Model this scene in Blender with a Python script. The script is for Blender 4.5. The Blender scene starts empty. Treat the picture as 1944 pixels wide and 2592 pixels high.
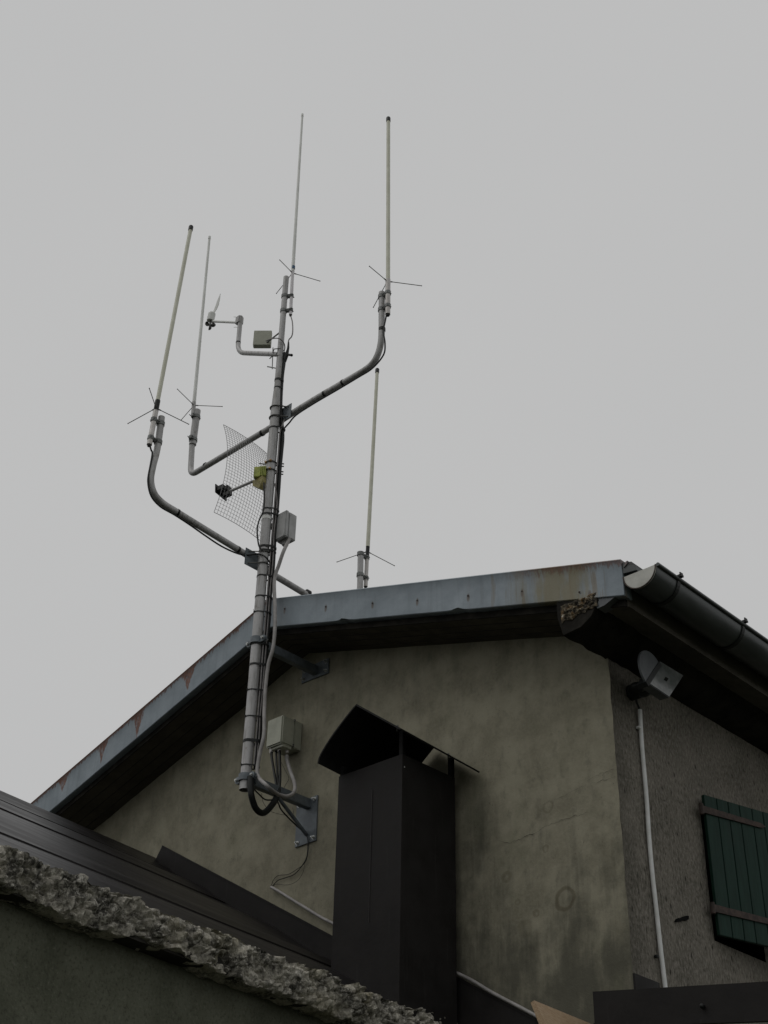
import bpy, bmesh, math, random
from mathutils import Vector, Matrix, noise
random.seed(7)
S = bpy.context.scene
COL = S.collection

# ------------------------------------------------------------------ camera
FPX = 3478.344
YAW, PITCH, ROLL = -0.764941, 0.586527, 0.024401
CAM = Vector((3.73167, -5.684597, 0.0))
fw = Vector((math.sin(YAW)*math.cos(PITCH), math.cos(YAW)*math.cos(PITCH), math.sin(PITCH)))
r0 = Vector((math.cos(YAW), -math.sin(YAW), 0)); u0 = r0.cross(fw)
RT = r0*math.cos(ROLL) + u0*math.sin(ROLL); UP = -r0*math.sin(ROLL) + u0*math.cos(ROLL)
cd = bpy.data.cameras.new('camera'); cam = bpy.data.objects.new('camera', cd); COL.objects.link(cam)
cd.sensor_fit = 'VERTICAL'; cd.sensor_height = 36.0; cd.lens = FPX/2592*36.0
cd.clip_start = 0.05; cd.clip_end = 4000
M = Matrix((RT, UP, -fw)).transposed().to_4x4(); M.translation = CAM
cam.matrix_world = M
S.camera = cam

# ------------------------------------------------------------------ world, sun, exposure
w = bpy.data.worlds.new('World'); S.world = w; w.use_nodes = True
nt = w.node_tree; nt.nodes.clear()
SUN_EL, SUN_AZ = math.radians(58), math.radians(205)    # azimuth from +Y clockwise
sky = nt.nodes.new('ShaderNodeTexSky'); sky.sky_type = 'NISHITA'; sky.sun_disc = False
sky.sun_elevation = SUN_EL; sky.sun_rotation = SUN_AZ
tc = nt.nodes.new('ShaderNodeTexCoord')
ns = nt.nodes.new('ShaderNodeTexNoise'); ns.inputs['Scale'].default_value = 2.2; ns.inputs['Detail'].default_value = 4
rp = nt.nodes.new('ShaderNodeValToRGB')
rp.color_ramp.elements[0].position = 0.25; rp.color_ramp.elements[0].color = (5.02, 5.03, 5.02, 1)
rp.color_ramp.elements[1].position = 0.75; rp.color_ramp.elements[1].color = (5.24, 5.24, 5.22, 1)
mx = nt.nodes.new('ShaderNodeMix'); mx.data_type = 'RGBA'; mx.inputs[0].default_value = 0.985
bg = nt.nodes.new('ShaderNodeBackground'); bg.inputs['Strength'].default_value = 0.1
ow = nt.nodes.new('ShaderNodeOutputWorld')
nt.links.new(tc.outputs['Generated'], ns.inputs['Vector']); nt.links.new(ns.outputs['Fac'], rp.inputs[0])
nt.links.new(sky.outputs[0], mx.inputs[6]); nt.links.new(rp.outputs[0], mx.inputs[7])
nt.links.new(mx.outputs[2], bg.inputs['Color']); nt.links.new(bg.outputs[0], ow.inputs[0])
sd = bpy.data.lights.new('sun', 'SUN'); sun = bpy.data.objects.new('sun', sd); COL.objects.link(sun)
sd.energy = 0.5; sd.angle = math.radians(40); sd.color = (1.0, 0.97, 0.93)
sdir = Vector((math.sin(SUN_AZ)*math.cos(SUN_EL), math.cos(SUN_AZ)*math.cos(SUN_EL), math.sin(SUN_EL)))
sun.rotation_euler = sdir.to_track_quat('Z', 'Y').to_euler()
S.view_settings.view_transform = 'Standard'; S.view_settings.look = 'None'
S.view_settings.gamma = 1; S.view_settings.exposure = 0.0
S.render.engine = 'CYCLES'

# ------------------------------------------------------------------ helpers
def ray(px, py):
    return RT*((px-972)/FPX) + UP*((1296-py)/FPX) + fw
def P(px, py, ax, v):                       # pixel -> point on an axis plane
    d = ray(px, py); return CAM + d*((v-CAM[ax])/d[ax])
def PN(px, py, p0, n):
    d = ray(px, py); return CAM + d*((n.dot(p0-CAM))/n.dot(d))
def wr(px, p):                              # pixel width -> radius in metres
    return px/2/FPX*(p-CAM).dot(fw)
WL = {}
def tag(o, label=None, cat=None, group=None, kind=None):
    if label: o['label'] = label
    if cat: o['category'] = cat
    if group: o['group'] = group
    if kind: o['kind'] = kind
    return o
def thing(name, loc, label, cat, group=None):
    o = bpy.data.objects.new(name, None); COL.objects.link(o); o.location = loc
    o.empty_display_size = 0.05
    WL[o.name] = Vector(loc); return tag(o, label, cat, group)
def obj(name, bm, m, parent=None, smooth=True, label=None):
    base = WL[parent.name] if parent else Vector((0, 0, 0))
    if base.length: bmesh.ops.translate(bm, verts=bm.verts, vec=-base)
    bmesh.ops.recalc_face_normals(bm, faces=bm.faces)
    me = bpy.data.meshes.new(name); bm.to_mesh(me); bm.free()
    if smooth:
        me.polygons.foreach_set('use_smooth', [True]*len(me.polygons))
        me.set_sharp_from_angle(angle=math.radians(38))
    for x in (m if isinstance(m, (list, tuple)) else [m]): me.materials.append(x)
    o = bpy.data.objects.new(name, me); COL.objects.link(o)
    if parent: o.parent = parent
    WL[o.name] = base
    if label: o['label'] = label
    return o
def catmull(pts, n=6):
    pts = [Vector(p) for p in pts]
    if len(pts) < 3: return pts
    q = [2*pts[0]-pts[1]] + pts + [2*pts[-1]-pts[-2]]; out = []
    for i in range(1, len(q)-2):
        a, b, c, d = q[i-1:i+3]
        for k in range(n):
            t = k/n
            out.append(0.5*((2*b)+(c-a)*t+(2*a-5*b+4*c-d)*t*t+(3*b-a-3*c+d)*t**3))
    out.append(pts[-1]); return out
def fillet(pts, r, n=7):                    # straight runs with rounded bends
    pts = [Vector(p) for p in pts]; out = [pts[0]]
    for i in range(1, len(pts)-1):
        a, b, c = pts[i-1], pts[i], pts[i+1]
        k = min(r, (a-b).length*.49, (c-b).length*.49)
        s = b+(a-b).normalized()*k; e = b+(c-b).normalized()*k
        for j in range(n+1):
            t = j/n; out.append(s*(1-t)**2+b*2*t*(1-t)+e*t*t)
    out.append(pts[-1]); return out
def tube(bm, pts, r, seg=14, caps=True):
    pts = [Vector(p) for p in pts]; n = len(pts)
    rs = r if isinstance(r, (list, tuple)) else [r]*n
    if len(rs) != n: rs = [rs[0]+(rs[-1]-rs[0])*i/(n-1) for i in range(n)]
    t0 = (pts[1]-pts[0]).normalized()
    a = Vector((0, 0, 1)) if abs(t0.z) < .9 else Vector((1, 0, 0))
    nrm = t0.cross(a).normalized(); rings = []; prev = t0
    for i in range(n):
        t = ((pts[min(i+1, n-1)]-pts[max(i-1, 0)])).normalized()
        q = prev.rotation_difference(t); nrm = (q @ nrm).normalized(); nrm = (nrm-t*nrm.dot(t)).normalized()
        b = t.cross(nrm); prev = t
        rings.append([bm.verts.new(pts[i]+(nrm*math.cos(2*math.pi*k/seg)+b*math.sin(2*math.pi*k/seg))*rs[i]) for k in range(seg)])
    for A, B in zip(rings, rings[1:]):
        for k in range(seg): bm.faces.new((A[k], A[(k+1) % seg], B[(k+1) % seg], B[k]))
    if caps: bm.faces.new(rings[0]); bm.faces.new(rings[-1])
    return bm
def T(pts, r, seg=14, caps=True):
    return tube(bmesh.new(), pts, r, seg, caps)
def box(bm, c, size, X=Vector((1, 0, 0)), Z=Vector((0, 0, 1)), bev=0.0):
    X = X.normalized(); Z = (Z-X*Z.dot(X)).normalized(); Y = Z.cross(X)
    c = Vector(c); t = bmesh.new(); vs = []
    for sx in (-.5, .5):
        for sy in (-.5, .5):
            for sz in (-.5, .5): vs.append(t.verts.new(c+X*sx*size[0]+Y*sy*size[1]+Z*sz*size[2]))
    for f in ((0,1,3,2),(4,6,7,5),(0,4,5,1),(2,3,7,6),(0,2,6,4),(1,5,7,3)): t.faces.new([vs[i] for i in f])
    if bev: bmesh.ops.bevel(t, geom=t.edges[:], offset=bev, segments=2, affect='EDGES')
    merge(bm, t); return bm
def merge(bm, t):
    mp = {v: bm.verts.new(v.co) for v in t.verts}
    for f in t.faces:
        try:
            g = bm.faces.new([mp[v] for v in f.verts]); g.material_index = f.material_index
        except ValueError: pass
    t.free()
def B(c, size, X=Vector((1, 0, 0)), Z=Vector((0, 0, 1)), bev=0.0):
    return box(bmesh.new(), c, size, X, Z, bev)
def aabb(x0, x1, y0, y1, z0, z1, bev=0.0):
    return B(((x0+x1)/2, (y0+y1)/2, (z0+z1)/2), (x1-x0, y1-y0, z1-z0), bev=bev)
def prism(pts, d, bm=None):                 # polygon extruded by vector d
    bm = bm or bmesh.new(); d = Vector(d)
    a = [bm.verts.new(p) for p in pts]; b = [bm.verts.new(Vector(p)+d) for p in pts]; n = len(a)
    bm.faces.new(a); bm.faces.new(b[::-1])
    for i in range(n): bm.faces.new((a[i], b[i], b[(i+1) % n], a[(i+1) % n]))
    return bm
def sphere(bm, c, r, sc=(1, 1, 1), seg=10):
    t = bmesh.new(); bmesh.ops.create_uvsphere(t, u_segments=seg, v_segments=max(6, seg-2), radius=r)
    bmesh.ops.scale(t, vec=sc, verts=t.verts); bmesh.ops.translate(t, vec=c, verts=t.verts); merge(bm, t); return bm

# ------------------------------------------------------------------ materials
class N:
    def __init__(s, name):
        s.m = bpy.data.materials.new(name); s.m.use_nodes = True; s.t = s.m.node_tree
        s.b = s.t.nodes['Principled BSDF']; g = s.t.nodes.new('ShaderNodeNewGeometry'); s.pos = g.outputs['Position']
        sp = s.t.nodes.new('ShaderNodeSeparateXYZ'); s.l(s.pos, sp.inputs[0]); s.x, s.y, s.z = sp.outputs
    def l(s, a, b): s.t.links.new(a, b)
    def put(s, sock, v):
        if hasattr(v, 'links'): s.l(v, sock)
        else: sock.default_value = v
    def math(s, op, a, b=0.0, c=0.0, clamp=False):
        n = s.t.nodes.new('ShaderNodeMath'); n.operation = op; n.use_clamp = clamp
        s.put(n.inputs[0], a); s.put(n.inputs[1], b); s.put(n.inputs[2], c); return n.outputs[0]
    def scale(s, v, sc):
        n = s.t.nodes.new('ShaderNodeVectorMath'); n.operation = 'MULTIPLY'; s.l(v, n.inputs[0]); n.inputs[1].default_value = sc; return n.outputs[0]
    def noise(s, sc, det=5, rough=.55, stretch=(1, 1, 1), dist=0.0, off=(0, 0, 0)):
        n = s.t.nodes.new('ShaderNodeTexNoise'); n.inputs['Scale'].default_value = sc; n.inputs['Detail'].default_value = det
        n.inputs['Roughness'].default_value = rough; n.inputs['Distortion'].default_value = dist
        v = s.scale(s.pos, stretch)
        if any(off):
            a = s.t.nodes.new('ShaderNodeVectorMath'); a.operation = 'ADD'; s.l(v, a.inputs[0]); a.inputs[1].default_value = off; v = a.outputs[0]
        s.l(v, n.inputs['Vector']); return n.outputs['Fac']
    def vor(s, sc, stretch=(1, 1, 1), out='Distance'):
        n = s.t.nodes.new('ShaderNodeTexVoronoi'); n.inputs['Scale'].default_value = sc
        s.l(s.scale(s.pos, stretch), n.inputs['Vector']); return n.outputs[out]
    def ramp(s, f, lo, hi, a=0.0, b=1.0):
        n = s.t.nodes.new('ShaderNodeMapRange'); n.clamp = True; n.interpolation_type = 'SMOOTHSTEP'
        s.put(n.inputs[0], f); n.inputs[1].default_value = lo; n.inputs[2].default_value = hi
        n.inputs[3].default_value = a; n.inputs[4].default_value = b; return n.outputs[0]
    def mix(s, f, a, b, mode='MIX'):
        n = s.t.nodes.new('ShaderNodeMix'); n.data_type = 'RGBA'; n.blend_type = mode; s.put(n.inputs[0], f)
        for i, c in ((6, a), (7, b)):
            if hasattr(c, 'links'): s.l(c, n.inputs[i])
            else: n.inputs[i].default_value = (*c, 1)
        return n.outputs[2]
    def done(s, col, rough=.8, metal=0.0, bump=None, bs=.3, bd=.01, spec=.5):
        if hasattr(col, 'links'): s.l(col, s.b.inputs['Base Color'])
        else: s.b.inputs['Base Color'].default_value = (*col, 1)
        s.put(s.b.inputs['Roughness'], rough); s.b.inputs['Metallic'].default_value = metal
        s.b.inputs['Specular IOR Level'].default_value = spec
        if bump is not None:
            n = s.t.nodes.new('ShaderNodeBump'); n.inputs['Strength'].default_value = bs; n.inputs['Distance'].default_value = bd
            s.l(bump, n.inputs['Height']); s.l(n.outputs[0], s.b.inputs['Normal'])
        return s.m
def simple(name, c1, c2=None, rough=.6, metal=0.0, sc=18, bs=.15, spec=.5, stretch=(1, 1, 1)):
    n = N(name); c2 = c2 or tuple(v*.72 for v in c1)
    f = n.ramp(n.noise(sc, 6, .6, stretch), .35, .68)
    g = n.noise(sc*7, 3, .5)
    return n.done(n.mix(f, c2, c1), n.ramp(g, .2, .8, rough-.08, rough+.08), metal, g, bs, .003, spec)

def gable_mat():
    n = N('gable_render')
    fine = n.noise(55, 6, .65); mid = n.noise(5, 7, .62); big = n.noise(1.3, 5, .55, off=(3, 1, 2))
    streak = n.noise(9, 5, .6, (1, 1, .12))
    c = n.mix(n.ramp(mid, .34, .66), (.200, .187, .136), (.300, .283, .212))
    c = n.mix(n.ramp(fine, .35, .7, 0, .35), c, (.31, .295, .225))
    # mould: patches that get denser low down and towards the corner
    low = n.math('MULTIPLY', n.ramp(n.z, 1.6, 3.35, 1.0, 0.0), n.ramp(n.x, -1.9, -.9))
    blot = n.noise(2.6, 7, .66, (1, 1, .8), off=(1, 9, 4)); st2 = n.noise(7, 6, .65, (1, 1, .1), off=(2, 2, 2))
    mo = n.math('ADD', n.math('MULTIPLY', blot, .62), n.math('MULTIPLY', st2, .40)); mo = n.math('ADD', mo, n.math('MULTIPLY', low, .17))
    c = n.mix(n.math('MULTIPLY', n.ramp(mo, .53, .73, 0, .78), n.ramp(low, 0, .25, .25, 1)), c, (.062, .062, .048))
    c = n.mix(n.ramp(n.noise(15, 6, .7, (1, 1, .6)), .52, .68, 0, .35), c, (.10, .098, .075))
    c = n.mix(n.ramp(n.noise(3.1, 6, .6, (1, 1, .5), off=(7, 2, 5)), .56, .72, 0, .35), c, (.15, .155, .10))
    c = n.mix(n.ramp(n.math('MULTIPLY', streak, n.ramp(n.z, 3.2, 3.7)), .45, .75, 0, .35), c, (.09, .086, .068))
    # dark specks
    sp = n.ramp(n.vor(34), .05, .13, .55, 0)
    c = n.mix(n.math('MULTIPLY', sp, n.ramp(n.noise(3, 3), .5, .6)), c, (.045, .042, .034))
    # ring shaped water stain
    def ring(cx, cz, r, wd, k, ax=1.0):
        dx = n.math('MULTIPLY', n.math('SUBTRACT', n.x, cx), ax); dz = n.math('SUBTRACT', n.z, cz)
        d = n.math('SQRT', n.math('ADD', n.math('MULTIPLY', dx, dx), n.math('MULTIPLY', dz, dz)))
        d = n.math('ADD', d, n.math('MULTIPLY', n.math('SUBTRACT', n.noise(16, 3), .5), .03))
        e = n.math('ABSOLUTE', n.math('SUBTRACT', d, r)); return n.ramp(e, wd*.3, wd, k, 0)
    for (px, py, r, wd, k) in ((1430, 2275, .055, .016, .75), (1386, 2042, .03, .009, .35), (1283, 2220, .02, .02, .5), (1380, 2148, .015, .008, .45), (1312, 2284, .015, .008, .35), (1358, 2312, .012, .012, .5), (1330, 2350, .03, .03, .35)):
        q = P(px, py, 1, 0); c = n.mix(ring(q.x, q.z, r, wd, k*.6), c, (.060, .046, .022))
    h = n.math('ADD', n.math('MULTIPLY', mid, 1.0), n.math('MULTIPLY', fine, .3))
    return n.done(c, .9, 0, h, .5, .012, .25)
def rough_mat():
    n = N('pebbledash_render')
    v = n.vor(52, (1, 1, .45)); fine = n.noise(70, 6, .7, (1, 1, .5)); mid = n.noise(3.2, 6, .6)
    c = n.mix(n.ramp(mid, .3, .7), (.135, .126, .103), (.205, .190, .158))
    c = n.mix(n.ramp(fine, .44, .66, 0, .75), c, (.31, .285, .25))
    c = n.mix(n.ramp(fine, .33, .44, .75, 0), c, (.045, .040, .034))
    sp = n.math('MULTIPLY', n.ramp(n.vor(21, (1, 1, .42)), .08, .2, .85, 0), n.ramp(n.noise(5, 4), .45, .56))
    c = n.mix(sp, c, (.025, .022, .018))
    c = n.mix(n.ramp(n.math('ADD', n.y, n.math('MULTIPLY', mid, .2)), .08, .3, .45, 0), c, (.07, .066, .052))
    h = n.math('ADD', n.math('MULTIPLY', fine, 1.0), n.math('MULTIPLY', v, .8))
    return n.done(c, .95, 0, h, .9, .012, .2)
def annex_mat():
    n = N('annex_render'); fine = n.noise(70, 6, .68); mid = n.noise(4, 6, .6)
    c = n.mix(n.ramp(mid, .3, .7), (.085, .090, .064), (.135, .14, .104))
    c = n.mix(n.ramp(fine, .36, .48, .6, 0), c, (.05, .05, .038)); c = n.mix(n.ramp(fine, .55, .7, 0, .5), c, (.21, .21, .165))
    return n.done(c, .95, 0, fine, .8, .008, .2)
def fascia_mat(side):
    n = N('blue_grey_sheet_metal')
    mid = n.noise(6, 6, .6); st = n.noise(26, 4, .6, (1, 1, .08)); fi = n.noise(60, 4, .6)
    c = n.mix(n.ramp(mid, .3, .7), (.195, .235, .265), (.255, .300, .335))
    c = n.mix(n.ramp(st, .5, .72, 0, .28), c, (.16, .175, .18))
    rx = -2.4
    if side < 0: top = n.math('ADD', n.math('MULTIPLY', n.math('SUBTRACT', n.x, rx), .3155), 4.615)
    else: top = n.math('ADD', n.math('MULTIPLY', n.math('SUBTRACT', n.x, rx), -.293), 4.615)
    d = n.math('SUBTRACT', top, n.z)                         # distance below the upper edge
    jag = n.math('MULTIPLY', n.math('SUBTRACT', n.noise(55, 4, .7, (1, 1, .25)), .5), .22)
    rust = n.mix(n.ramp(fi, .35, .65), (.085, .034, .020), (.17, .062, .030))
    if side < 0:
        for (px, py, wd, ln) in ((478, 1716, .10, .17), (350, 1828, .085, .20), (258, 1912, .075, .16), (158, 2000, .08, .13), (601, 1604, .06, .045), (566, 1640, .04, .04)):
            xc = P(px, py, 1, -.39).x
            u = n.math('DIVIDE', n.math('ABSOLUTE', n.math('SUBTRACT', n.x, xc)), wd)
            v = n.math('SUBTRACT', n.math('MULTIPLY', n.math('POWER', n.math('SUBTRACT', 1.0, u, clamp=True), 1.7), ln), d)
            v = n.math('ADD', v, n.math('MULTIPLY', jag, .62))
            c = n.mix(n.math('MULTIPLY', n.ramp(v, -.004, .016, 0, .95), n.ramp(n.noise(38, 5, .7, (1, 1, .35)), .34, .5, .35, 1)), c, rust)
        c = n.mix(n.ramp(n.math('ADD', d, jag), .0, .014, .85, 0), c, (.10, .045, .028))
    else:
        a = n.math('MULTIPLY', n.ramp(n.x, -.42, -.12), n.ramp(n.x, .12, .24, 1, 0))
        c = n.mix(n.math('MULTIPLY', a, n.ramp(n.noise(14, 5, .6, (1, 1, .18)), .36, .6, .15, .9)), c, (.185, .165, .095))
        b = n.math('MULTIPLY', n.ramp(n.x, -.75, -.35), n.ramp(n.noise(30, 4, .6, (1, 1, .05)), .55, .66, 0, .6))
        c = n.mix(b, c, (.17, .13, .075))
        e = n.math('MULTIPLY', n.ramp(n.math('ADD', d, n.math('MULTIPLY', jag, .9)), .0, .035, 1, 0), n.ramp(n.x, -.5, -.05))
        c = n.mix(n.math('MULTIPLY', e, .65), c, rust)
        for px, py in ((721, 1541), (825, 1536), (943, 1527), (1057, 1520), (1185, 1508), (1322, 1497), (1492, 1500)):
            q = P(px, py, 1, -.39); dx = n.math('SUBTRACT', n.x, q.x); dz = n.math('MULTIPLY', n.math('SUBTRACT', n.z, q.z-.012), .45)
            rr = n.math('SQRT', n.math('ADD', n.math('MULTIPLY', dx, dx), n.math('MULTIPLY', dz, dz)))
            c = n.mix(n.ramp(n.math('ADD', rr, n.math('MULTIPLY', jag, .05)), .005, .016, .8, 0), c, (.10, .075, .055))
    return n.done(c, n.ramp(st, .3, .7, .42, .62), 0.0, mid, .35, .012, .45)
def stone_mat():
    n = N('broken_concrete')
    v = n.vor(24); mid = n.noise(9, 8, .68); fi = n.noise(60, 6, .7); tint = n.noise(3.5, 4, .5, off=(4, 4, 4))
    c = n.mix(n.ramp(mid, .38, .62), (.075, .072, .062), (.56, .53, .45))
    c = n.mix(n.ramp(fi, .48, .66, 0, .75), c, (.82, .79, .70))
    c = n.mix(n.ramp(tint, .52, .68, 0, .45), c, (.30, .27, .16))
    c = n.mix(n.ramp(fi, .3, .42, .7, 0), c, (.03, .029, .025))
    return n.done(c, .92, 0, n.math('ADD', mid, fi), .9, .02, .2)
def crumb_mat():
    n = N('crumbling_mortar'); v = n.vor(60, out='Color'); fi = n.noise(48, 6, .75); m2 = n.noise(18, 5, .6)
    c = n.mix(n.ramp(fi, .42, .62), (.03, .026, .02), (.30, .25, .17)); c = n.mix(n.ramp(m2, .5, .65, 0, .7), c, (.22, .13, .05))
    c = n.mix(n.ramp(fi, .60, .66), c, (.66, .64, .56)); c = n.mix(n.ramp(m2, .40, .52, .7, 0), c, (.03, .026, .02))
    return n.done(c, .9, 0, fi, 1, .02, .3)
def galv_mat():
    n = N('galvanised_steel'); a = n.noise(30, 6, .6); b = n.noise(5, 5, .6, (1, 1, .5)); st = n.noise(40, 4, .6, (1, 1, .1))
    c = n.mix(n.ramp(b, .3, .7), (.33, .33, .325), (.46, .455, .455)); c = n.mix(n.ramp(a, .5, .7, 0, .35), c, (.56, .555, .55))
    c = n.mix(n.ramp(st, .5, .68, 0, .65), c, (.20, .195, .18)); c = n.mix(n.ramp(n.noise(14, 6, .7), .58, .66, 0, .5), c, (.17, .15, .12))
    return n.done(c, n.ramp(a, .3, .7, .42, .62), .25, a, .2, .002, .4)
def roofm():
    n = N('brown_roof_sheet'); a = n.noise(10, 5, .6, (1, .12, 1)); b = n.noise(50, 5, .6, (1, .3, 1))
    c = n.mix(n.ramp(a, .3, .7), (.011, .010, .0095), (.018, .016, .016)); c = n.mix(n.ramp(b, .62, .78, 0, .2), c, (.10, .09, .08))
    return n.done(c, n.ramp(a, .3, .7, .34, .46), 0, a, .08, .01, .14)
def sheet_mat():
    n = N('dark_brown_sheet'); a = n.noise(6, 6, .6); s1 = n.noise(24, 5, .6, (1, 1, .06))
    c = n.mix(n.ramp(a, .3, .7), (.014, .0128, .0123), (.022, .0203, .0195)); c = n.mix(n.ramp(s1, .6, .74, 0, .3), c, (.05, .047, .045))
    return n.done(c, n.ramp(a, .3, .7, .5, .7), 0, a, .3, .012, .15)
def gutter_mat():
    n = N('dark_grey_gutter'); a = n.noise(9, 6, .6, (1, .3, 1)); s1 = n.noise(30, 5, .6)
    c = n.mix(n.ramp(a, .3, .7), (.042, .048, .047), (.080, .088, .087)); c = n.mix(n.ramp(s1, .6, .75, 0, .3), c, (.03, .03, .028))
    return n.done(c, n.ramp(a, .3, .7, .3, .45), .3, a, .2, .006, .5)
def wood_mat():
    n = N('fresh_pine'); g = n.noise(12, 5, .6, (14, 1.2, 14)); k = n.noise(3, 3)
    c = n.mix(n.ramp(g, .3, .7), (.30, .20, .11), (.42, .31, .20)); c = n.mix(n.ramp(k, .6, .7, 0, .3), c, (.35, .2, .09))
    return n.done(c, .7, 0, g, .3, .004)
def green_mat():
    n = N('green_painted_wood'); g = n.noise(8, 5, .6, (6, 6, .6)); b = n.noise(4, 4)
    c = n.mix(n.ramp(g, .3, .7), (.006, .025, .017), (.010, .037, .026)); c = n.mix(n.ramp(b, .6, .75, 0, .3), c, (.022, .04, .032))
    return n.done(c, .6, 0, g, .4, .004, .2)
G = dict(
    gable=gable_mat(), rough=rough_mat(), annex=annex_mat(), fasL=fascia_mat(-1), fasR=fascia_mat(1), stone=stone_mat(), crumb=crumb_mat(),
    galv=galv_mat(), roof=roofm(), sheet=sheet_mat(), gutter=gutter_mat(), wood=wood_mat(), green=green_mat(),
    soffit=simple('soffit_render', (.105, .096, .078), (.07, .064, .052), .9, 0, 6, .4, .2),
    cornice=simple('shaded_cornice', (.034, .031, .026), (.016, .015, .013), .95, 0, 9, .6, .1),  # near-black: the shade under the eaves is put into the colour
    seamm=simple('worn_sheet_fold', (.05, .047, .045), (.035, .033, .032), .5),
    clampm=simple('weathered_clamp', (.20, .21, .205), (.12, .125, .12), .5, .3, 30, .2),
    wirem=simple('thin_grid_wire', (.24, .24, .24), (.18, .18, .18), .5, .4, 30, .05),
    dgalv=simple('dull_zinc_steel', (.165, .19, .205), (.105, .122, .135), .5, .2, 14, .2),
    slab=simple('dark_soffit_boards', (.056, .052, .045), (.022, .021, .018), .9, 0, 5, .5, .2),
    rooftop=simple('old_roof_covering', (.12, .12, .12), (.07, .07, .07), .8),
    radome=simple('cream_fibreglass', (.66, .66, .55), (.56, .56, .45), .45, 0, 9, .05),
    white=simple('grey_white_fibreglass', (.76, .77, .74), (.64, .65, .62), .4, 0, 9, .05),
    sleeve=simple('aluminium_sleeve', (.56, .54, .52), (.45, .43, .41), .45, .3, 20, .1),
    clearp=simple('pale_plastic_sleeve', (.72, .70, .72), (.60, .58, .60), .3, 0, 20, .05),
    black=simple('black_rubber', (.014, .016, .015), (.008, .009, .008), .5, 0, 20, .1, .3),
    tie=simple('black_tape', (.018, .02, .019), (.01, .011, .011), .55, 0, 40, .1, .3),
    rod=simple('steel_rod', (.14, .14, .13), (.09, .09, .085), .5, .5, 20, .05),
    cable=simple('grey_cable', (.24, .225, .22), (.17, .16, .155), .5, 0, 30, .15),
    hose=simple('grey_conduit_plastic', (.36, .345, .335), (.27, .26, .25), .5, 0, 20, .15),
    pvc=simple('white_conduit_plastic', (.74, .75, .74), (.62, .63, .61), .5, 0, 12, .1),
    boxp=simple('weathered_box_plastic', (.42, .43, .35), (.34, .35, .28), .5, 0, 12, .1),
    boxg=simple('light_grey_enclosure', (.40, .405, .40), (.31, .315, .31), .45, 0, 12, .1),
    lime=simple('faded_lime_plastic', (.42, .47, .08), (.26, .30, .06), .5, 0, 25, .1),
    tan=simple('faded_tan_plastic', (.33, .29, .10), (.22, .19, .07), .55, 0, 25, .1),
    brass=simple('brass_fitting', (.35, .22, .10), (.2, .12, .06), .4, .7, 40, .1),
    blue=simple('blue_ring', (.03, .11, .22), (.02, .08, .16), .4),
    bolt=simple('shiny_bolt', (.62, .64, .62), (.45, .46, .45), .3, .7, 40, .1),
    rust=simple('rusty_iron', (.085, .06, .05), (.04, .031, .027), .85, 0, 30, .6),
    pane=simple('floodlight_glass', (.16, .17, .165), (.09, .10, .095), .12, 0, 12, .02),
    lampg=simple('floodlight_grey', (.085, .095, .10), (.06, .066, .072), .45, 0, 12, .05),
    dark=simple('dark_opening', (.012, .012, .011), (.006, .006, .006), .9, spec=.05),
    crack=simple('crack_dirt', (.05, .047, .037), (.035, .033, .026), 1.0, spec=.05),
    endcap=simple('gutter_end_zinc', (.48, .48, .44), (.38, .38, .34), .5, .1, 12, .2),
    cowl=simple('sooty_sheet', (.012, .012, .012), (.007, .007, .007), .75, 0, 20, .1, .2),
    grass=simple('mountain_grass', (.05, .06, .03), (.035, .035, .025), .95, 0, .4, .5),
)

# ------------------------------------------------------------------ ground
bm = bmesh.new(); bmesh.ops.create_grid(bm, x_segments=60, y_segments=60, size=1500)
for v in bm.verts: v.co.z = -1.6 + (noise.noise(v.co*.004)*6 if v.co.length > 60 else 0)
tag(obj('ground', bm, G['grass']), 'dark mountain grass around the buildings', None, None, 'structure')

# ------------------------------------------------------------------ main house
OV = -0.391
RX, RZ = -2.4, 4.615
house = thing('mountain_house', (-2.4, 0, -1.6), 'beige rendered gabled mountain house with blue grey metal verge on its roof', 'house')
LX, RXE = -5.05, .42
SL, SR = .3155, .293
ztl = lambda x: RZ+(x-RX)*SL
ztr = lambda x: RZ-(x-RX)*SR
FH = .205
# walls: gable wall (one side of the corner) and side wall, as solid slabs
gz = lambda x: (ztl(x) if x < RX else ztr(x))-FH-.035
def wall_gable():
    bm = bmesh.new(); nx, nz = 150, 150
    xs = [-4.7+4.7*i/nx for i in range(nx+1)]; grid = []
    for x in xs:
        zt = gz(x)-.0+.03; row = []
        for j in range(nz+1):
            z = -1.6+(zt+1.6)*(j/nz)
            p = Vector((x, 0, z)); y = noise.noise(p*2.1)*.007+noise.noise(p*7)*.0025
            if x > -.02: y *= .3
            row.append(bm.verts.new((x + (noise.noise(Vector((1, 2, z*9)))*.006 if x > -.02 else 0), y, z)))
        grid.append(row)
    for a, b in zip(grid, grid[1:]):
        for j in range(nz): bm.faces.new((a[j], b[j], b[j+1], a[j+1]))
    e = 8.0                                    # the left side and back of the house
    a, b, c, d = [bm.verts.new(p) for p in ((-4.7, 0, -1.6), (-4.7, e, -1.6), (-4.7, e, gz(-4.7)+.03), (-4.7, 0, gz(-4.7)+.03))]
    bm.faces.new((a, b, c, d))
    q = [bm.verts.new(p) for p in ((-4.7, e, -1.6), (0, e, -1.6), (0, e, gz(0)+.03), (RX, e, gz(RX)+.03), (-4.7, e, gz(-4.7)+.03))]
    bm.faces.new(q); return bm
obj('gable_wall', wall_gable(), G['gable'], house)
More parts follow.
